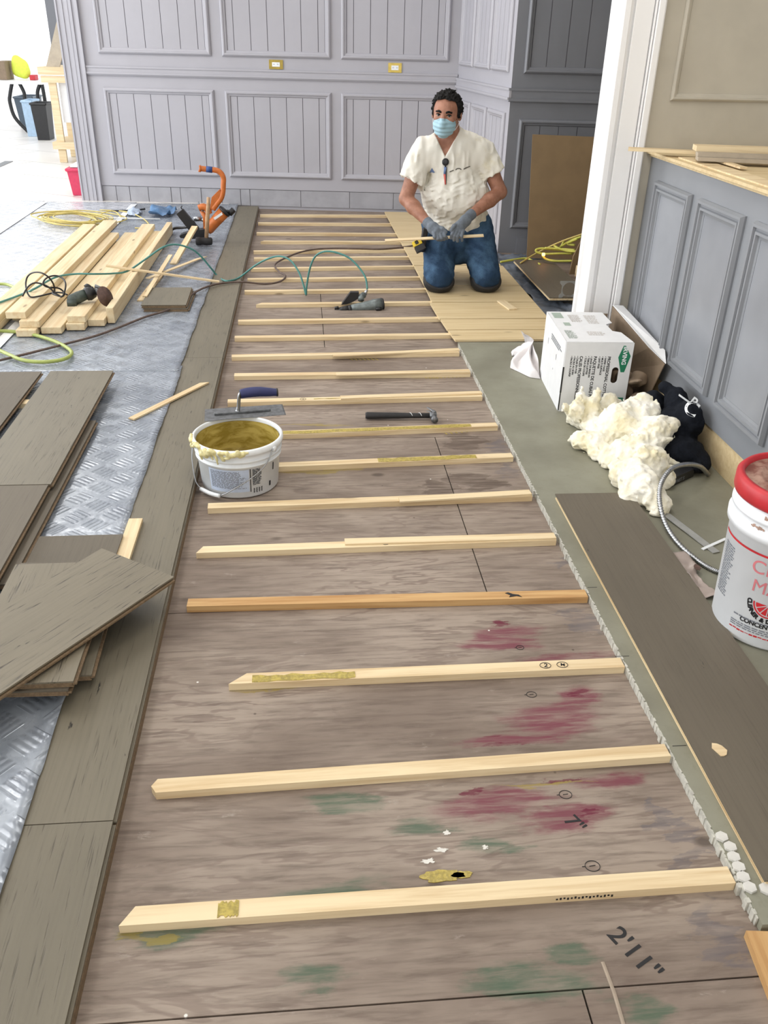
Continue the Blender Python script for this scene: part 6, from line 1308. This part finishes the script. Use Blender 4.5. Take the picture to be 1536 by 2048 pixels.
# mask
s = SDF(Hc - Vector((.12, .16, .15)), Hc + Vector((.12, .06, .04)), .003); s.ell(hl(0, -.034, -.056), (.071, .082, .066), .0, Mh); s.cap(hl(0, -.106, -.004), hl(0, -.116, -.045), .012, .014, .014); s.cap(hl(0, -.112, -.045), hl(0, -.088, -.088), .014, .024, .03); s.ell(hl(0, -.055, -.078), (.052, .052, .048), .02, Mh)
X = s.grid(); Pl = [X[0] - Hc.x, X[1] - Hc.y, X[2] - Hc.z]; L3 = [sum(Pl[i] * Mh[i][k] for i in range(3)) for k in range(3)]
s.f = (s.f + .0022 * np.sin(L3[2] * 260) * (np.abs(L3[0]) < .07)).astype(np.float32); s.f = np.maximum.reduce([s.f, L3[2] + .008 + .20 * np.abs(L3[0]), L3[1] + .030]).astype(np.float32)
mk = s.mesh('face_mask', M['mask'], per, 1)
bm = bmesh.new()
for q in (-1, 1):
    for (z0_, z1_) in ((-.022, .012), (-.085, -.035)):
        tube(bm, smooth_path([hl(.066 * q, -.040, z0_), hl(.078 * q, -.008, (z0_ + z1_) / 2), hl(.083 * q, .014, z1_)], 4), .0016, 5)
from_bm('ear_loop', bm, M['white_plastic'], mk, True)
# shirt
s = SDF((.52, 5.48, .33), (1.38, 6.08, 1.06), .0055)
s.cap(chest, belly, .150, .185, .03, fl=((0, 1, 0), .74)); s.ell(chest, (.190, .120, .16), .04); s.ell(belly, (.222, .168, .17), .05); s.ell(J(913, 5.85, .45), (.218, .165, .12), .05)
s.cap(shL + Vector((.02, 0, 0)), shR - Vector((.02, 0, 0)), .073, .073, .05); s.cap(neck0 + Vector((0, .01, -.01)), shL + Vector((.02, 0, .02)), .066, .058, .04); s.cap(neck0 + Vector((0, .01, -.01)), shR + Vector((-.02, 0, .02)), .066, .058, .04); s.cap(neck0 - Vector((0, 0, .03)), neck0 + Vector((0, -.004, .012)), .078, .074, .02)
X = s.grid()
for (a, b_, t) in ((shL, elL, .64), (shR, elR, .58)):
    e_ = a.lerp(b_, t + .12); s2 = SDF((.52, 5.48, .33), (1.38, 6.08, 1.06), .0055); s2.cap(a, e_, .074, .092, .02, fl=((0, 1, 0), .85)); d = (b_ - a).normalized(); cut = d + Vector((-.25 if a is shL else .25, 0, 0)); s2.clip(a.lerp(b_, t), cut); kk = .03; hh = np.clip(.5 + .5 * (s.f - s2.f) / kk, 0, 1); s.f = (s.f * (1 - hh) + s2.f * hh - kk * hh * (1 - hh) * (s2.f < .05)).astype(np.float32)
n1 = vnoise((X[0] * 1.3, X[1], X[2] * .45), 24, 3); n2 = vnoise((X[0], X[1], X[2]), 14, 8); n3 = vnoise((X[0] * .6 + X[2] * .5, X[1], X[2] * 1.2 - X[0] * .5), 30, 12)
s.f = (s.f + .015 * np.abs(n1) + .009 * n2 + .013 * np.abs(n3) * np.clip((.80 - X[2]) / .1, 0, 1) - .006).astype(np.float32)
vz = .852; hw = (X[2] - vz) * .56; s.f = np.maximum(s.f, -np.maximum.reduce([np.abs(X[0] - J(893, 5.65, .9).x - (X[2] - .9) * .05) - hw, X[1] - 5.765])).astype(np.float32)
nk = np.sqrt((X[0] - neck1.x)**2 + ((X[1] - 5.755))**2) - .066; s.f = np.maximum(s.f, -np.maximum(nk, .965 - X[2])).astype(np.float32)
hem = .350 + .014 * np.sin(X[0] * 17) + .06 * np.clip((X[1] - 5.75) / .2, 0, 1); s.f = np.maximum(s.f, hem - X[2]).astype(np.float32)
shirt = s.mesh('shirt', M['shirt'], per, 1)
bpy.context.view_layer.update()
def on_shirt(px, py): return on_mesh(shirt, Vector((0, 0, H)), ray(px, py).normalized())
def flat_shape(polys):
    bm = bmesh.new()
    for pl in polys: bm.faces.new([bm.verts.new((x, y, 0)) for x, y in pl])
    bmesh.ops.triangulate(bm, faces=bm.faces); bmesh.ops.subdivide_edges(bm, edges=bm.edges, cuts=2, use_grid_fill=True)
    me = bpy.data.meshes.new('f'); bm.to_mesh(me); bm.free(); return me
M['print_blue'] = plain('faded_blue_print', lin(110, 132, 176), .8); M['print_dark'] = plain('faded_dark_print', lin(96, 92, 84), .8)
decal(shirt, 'print', flat_shape([[(-.018, -.014), (.018, -.014), (0, .016)]]), 864, 341, 0, 1, 'print_blue', .002)
decal(shirt, 'print', flat_shape([[(-.014, -.004), (.014, .002), (.016, .008), (-.010, .004)]]), 903, 343, .2, 1, 'print_dark', .002)
decal(shirt, 'print', flat_shape([[(.02 * math.cos(a), .013 * math.sin(a)) for a in np.linspace(0, math.pi, 8)] + [(.013 * math.cos(a), .006 * math.sin(a)) for a in np.linspace(math.pi, 0, 8)]]), 917, 340, .05, 1, 'print_dark', .002)
decal(shirt, 'print', flat_shape([[(-.022, -.006), (.0, -.001), (.022, .004), (.022, .009), (-.004, .006), (-.022, .0)]]), 934, 336, .2, 1, 'print_dark', .002)
# badge reel and pen at the collar
h1 = on_shirt(891, 324) or V(891, 324, 5.64); cd = (Vector((0, 0, H)) - h1).normalized()
rl = empty('badge_reel', h1, label='round black badge reel with a blue and red pen hanging at the man\'s collar', cat='badge reel')
bm = bmesh.new(); lathe(bm, [(0, 0), (.021, 0), (.022, .004), (.020, .008), (.010, .010), (0, .010)], h1 + cd * .002, 24, axis_matrix(cd)); from_bm('reel', bm, M['black'], rl, True)
q1, q2, q3_ = [(on_shirt(*p) or V(*p, 5.64)) + cd * .006 for p in ((891, 334), (889.5, 348), (891, 369))]
bm = bmesh.new(); tube(bm, [h1 + cd * .006, q1], .0045, 6); tube(bm, [q1 + Vector((.006, 0, 0)), q3_ + Vector((.002, 0, 0))], .0035, 6); from_bm('lanyard', bm, M['black'], rl, True)
bm = bmesh.new(); tube(bm, [q1, q2], .0085, 8); from_bm('pen_cap', bm, M['print_blue'], rl, True)
M['pen_red'] = plain('faded_red', lin(206, 100, 92), .5); bm = bmesh.new(); tube(bm, [q2, q3_], [.0085, .005], 8); from_bm('pen', bm, M['pen_red'], rl, True)
# jeans
s = SDF((.62, 5.46, .035), (1.30, 6.16, .56), .0055)
s.ell(J(912, 5.875, .45), (.188, .138, .115), .04); s.ell(J(913, 5.77, .30), (.11, .10, .14), .05)
for (h_, k_, a_) in ((hipL, knL, anL), (hipR, knR, anR)):
    s.cap(h_, k_, .118, .097, .035); s.cap(k_, a_, .078, .055, .03)
X = s.grid(); s.f = (s.f + .007 * np.abs(vnoise((X[0], X[1], X[2] * 1.6), 18, 4)) + .004 * vnoise(X, 34, 9) - .002).astype(np.float32); s.clip((0, 0, .52), (0, 0, 1)); s.clip((0, 0, ZF + .001), (0, 0, -1)); s.clip((0, 5.985, 0), (0, 1, 0)); s.mesh('jeans', M['denim'], per, 1)
for (k_, sg, lb) in ((knL, -1, 'L'), (knR, 1, 'R')):
    s = SDF((k_.x - .15, k_.y - .17, .03), (k_.x + .15, k_.y + .15, .22), .005); s.cap(k_ + Vector((0, .0, -.022)), k_ + Vector((0, .06, -.02)), .104, .096, .02, fl=((0, 0, 1), .75)); s.ell(k_ + Vector((0, .01, .028)), (.088, .110, .060), .0, None, sub=True); s.clip((0, 0, ZF + .0005), (0, 0, -1)); s.clip(k_ + Vector((0, -.05, -.012)), (0, -.75, 1)); s.mesh('knee_pad', M['dark_rubber'], per, 1)
M['boot'] = plain('brown_boot', lin(70, 56, 48), .7, var=.2)
for a_ in (anL, anR):
    s = SDF((a_.x - .09, a_.y - .06, .03), (a_.x + .09, a_.y + .28, .21), .006); s.cap(a_ + Vector((0, .01, 0)), a_ + Vector((0, .08, -.01)), .052, .050, .02); s.cap(a_ + Vector((0, .08, -.01)), a_ + Vector((0, .10, -.035)), .046, .040, .02); s.clip((0, 0, ZF + .001), (0, 0, -1)); s.mesh('boot', M['boot'], per, 1)
for sd, w_, e_ in (('L', wrL, elL), ('R', wrR, elR)):
    lo = w_ - Vector((.19, .15, .19)); hi = w_ + Vector((.19, .11, .11)); s = SDF(lo, hi, .0035); s.cap(w_.lerp(e_, .10), w_, .0335, .032, .006); hand_parts(s, sd, .0012); d = (e_ - w_).normalized(); s.clip(w_.lerp(e_, .08), d); s.mesh('glove', M['glove'], per, 1)
bm = bmesh.new(); pts = [J(912, 5.87, .475) + Vector((.186 * math.cos(a), .142 * math.sin(a), 0)) for a in np.linspace(0, 2 * math.pi, 29)[:-1]]; tube(bm, pts, .016, 6, closed=True, sq=(.4, 1)); from_bm('belt', bm, M['black'], per, True)
# the strip he holds, tape measure and pouch at the hip
a = V(770, 481, 5.46); b_ = V(967, 471, 5.452); bm = bmesh.new(); L = (b_ - a).length; box(bm, (0, 0, 0), (L, .022, .006)); o = local_obj('wood_strip', bm, M['pine'], (a + b_) / 2, b_ - a, (0, -.5, 1)); tag(o, 'thin wooden strip held across the lap in the man\'s gloved hands', 'strip')
tm = empty('tape_measure', V(836, 492, 5.66), label='yellow and black tape measure clipped at the man\'s hip', cat='tape measure')
Mt = frame_M(V(836, 490, 5.66), CR * math.cos(.45) + CU * math.sin(.45), CU * math.cos(.45) - CR * math.sin(.45))
bm = bmesh.new(); box(bm, (0, .012, 0), (.060, .036, .036)); bm.transform(Mt); M['tape_yellow'] = plain('tape_yellow', lin(226, 196, 40), .4); from_bm('case', bm, M['tape_yellow'], tm, bevel=.005)
bm = bmesh.new(); box(bm, (0.004, -.026, 0), (.066, .040, .040)); box(bm, (-.004, .014, .019), (.022, .022, .002)); bm.transform(Mt); from_bm('grip', bm, M['black'], tm, bevel=.004)
bm = bmesh.new(); c = V(847, 480, 5.70); box(bm, c, (.035, .05, .15), rot=Matrix.Rotation(.15, 3, 'Y')); o = from_bm('tool_pouch', bm, M['black'], bevel=.008); tag(o, 'black pouch on the man\'s belt beside the tape measure', 'pouch')
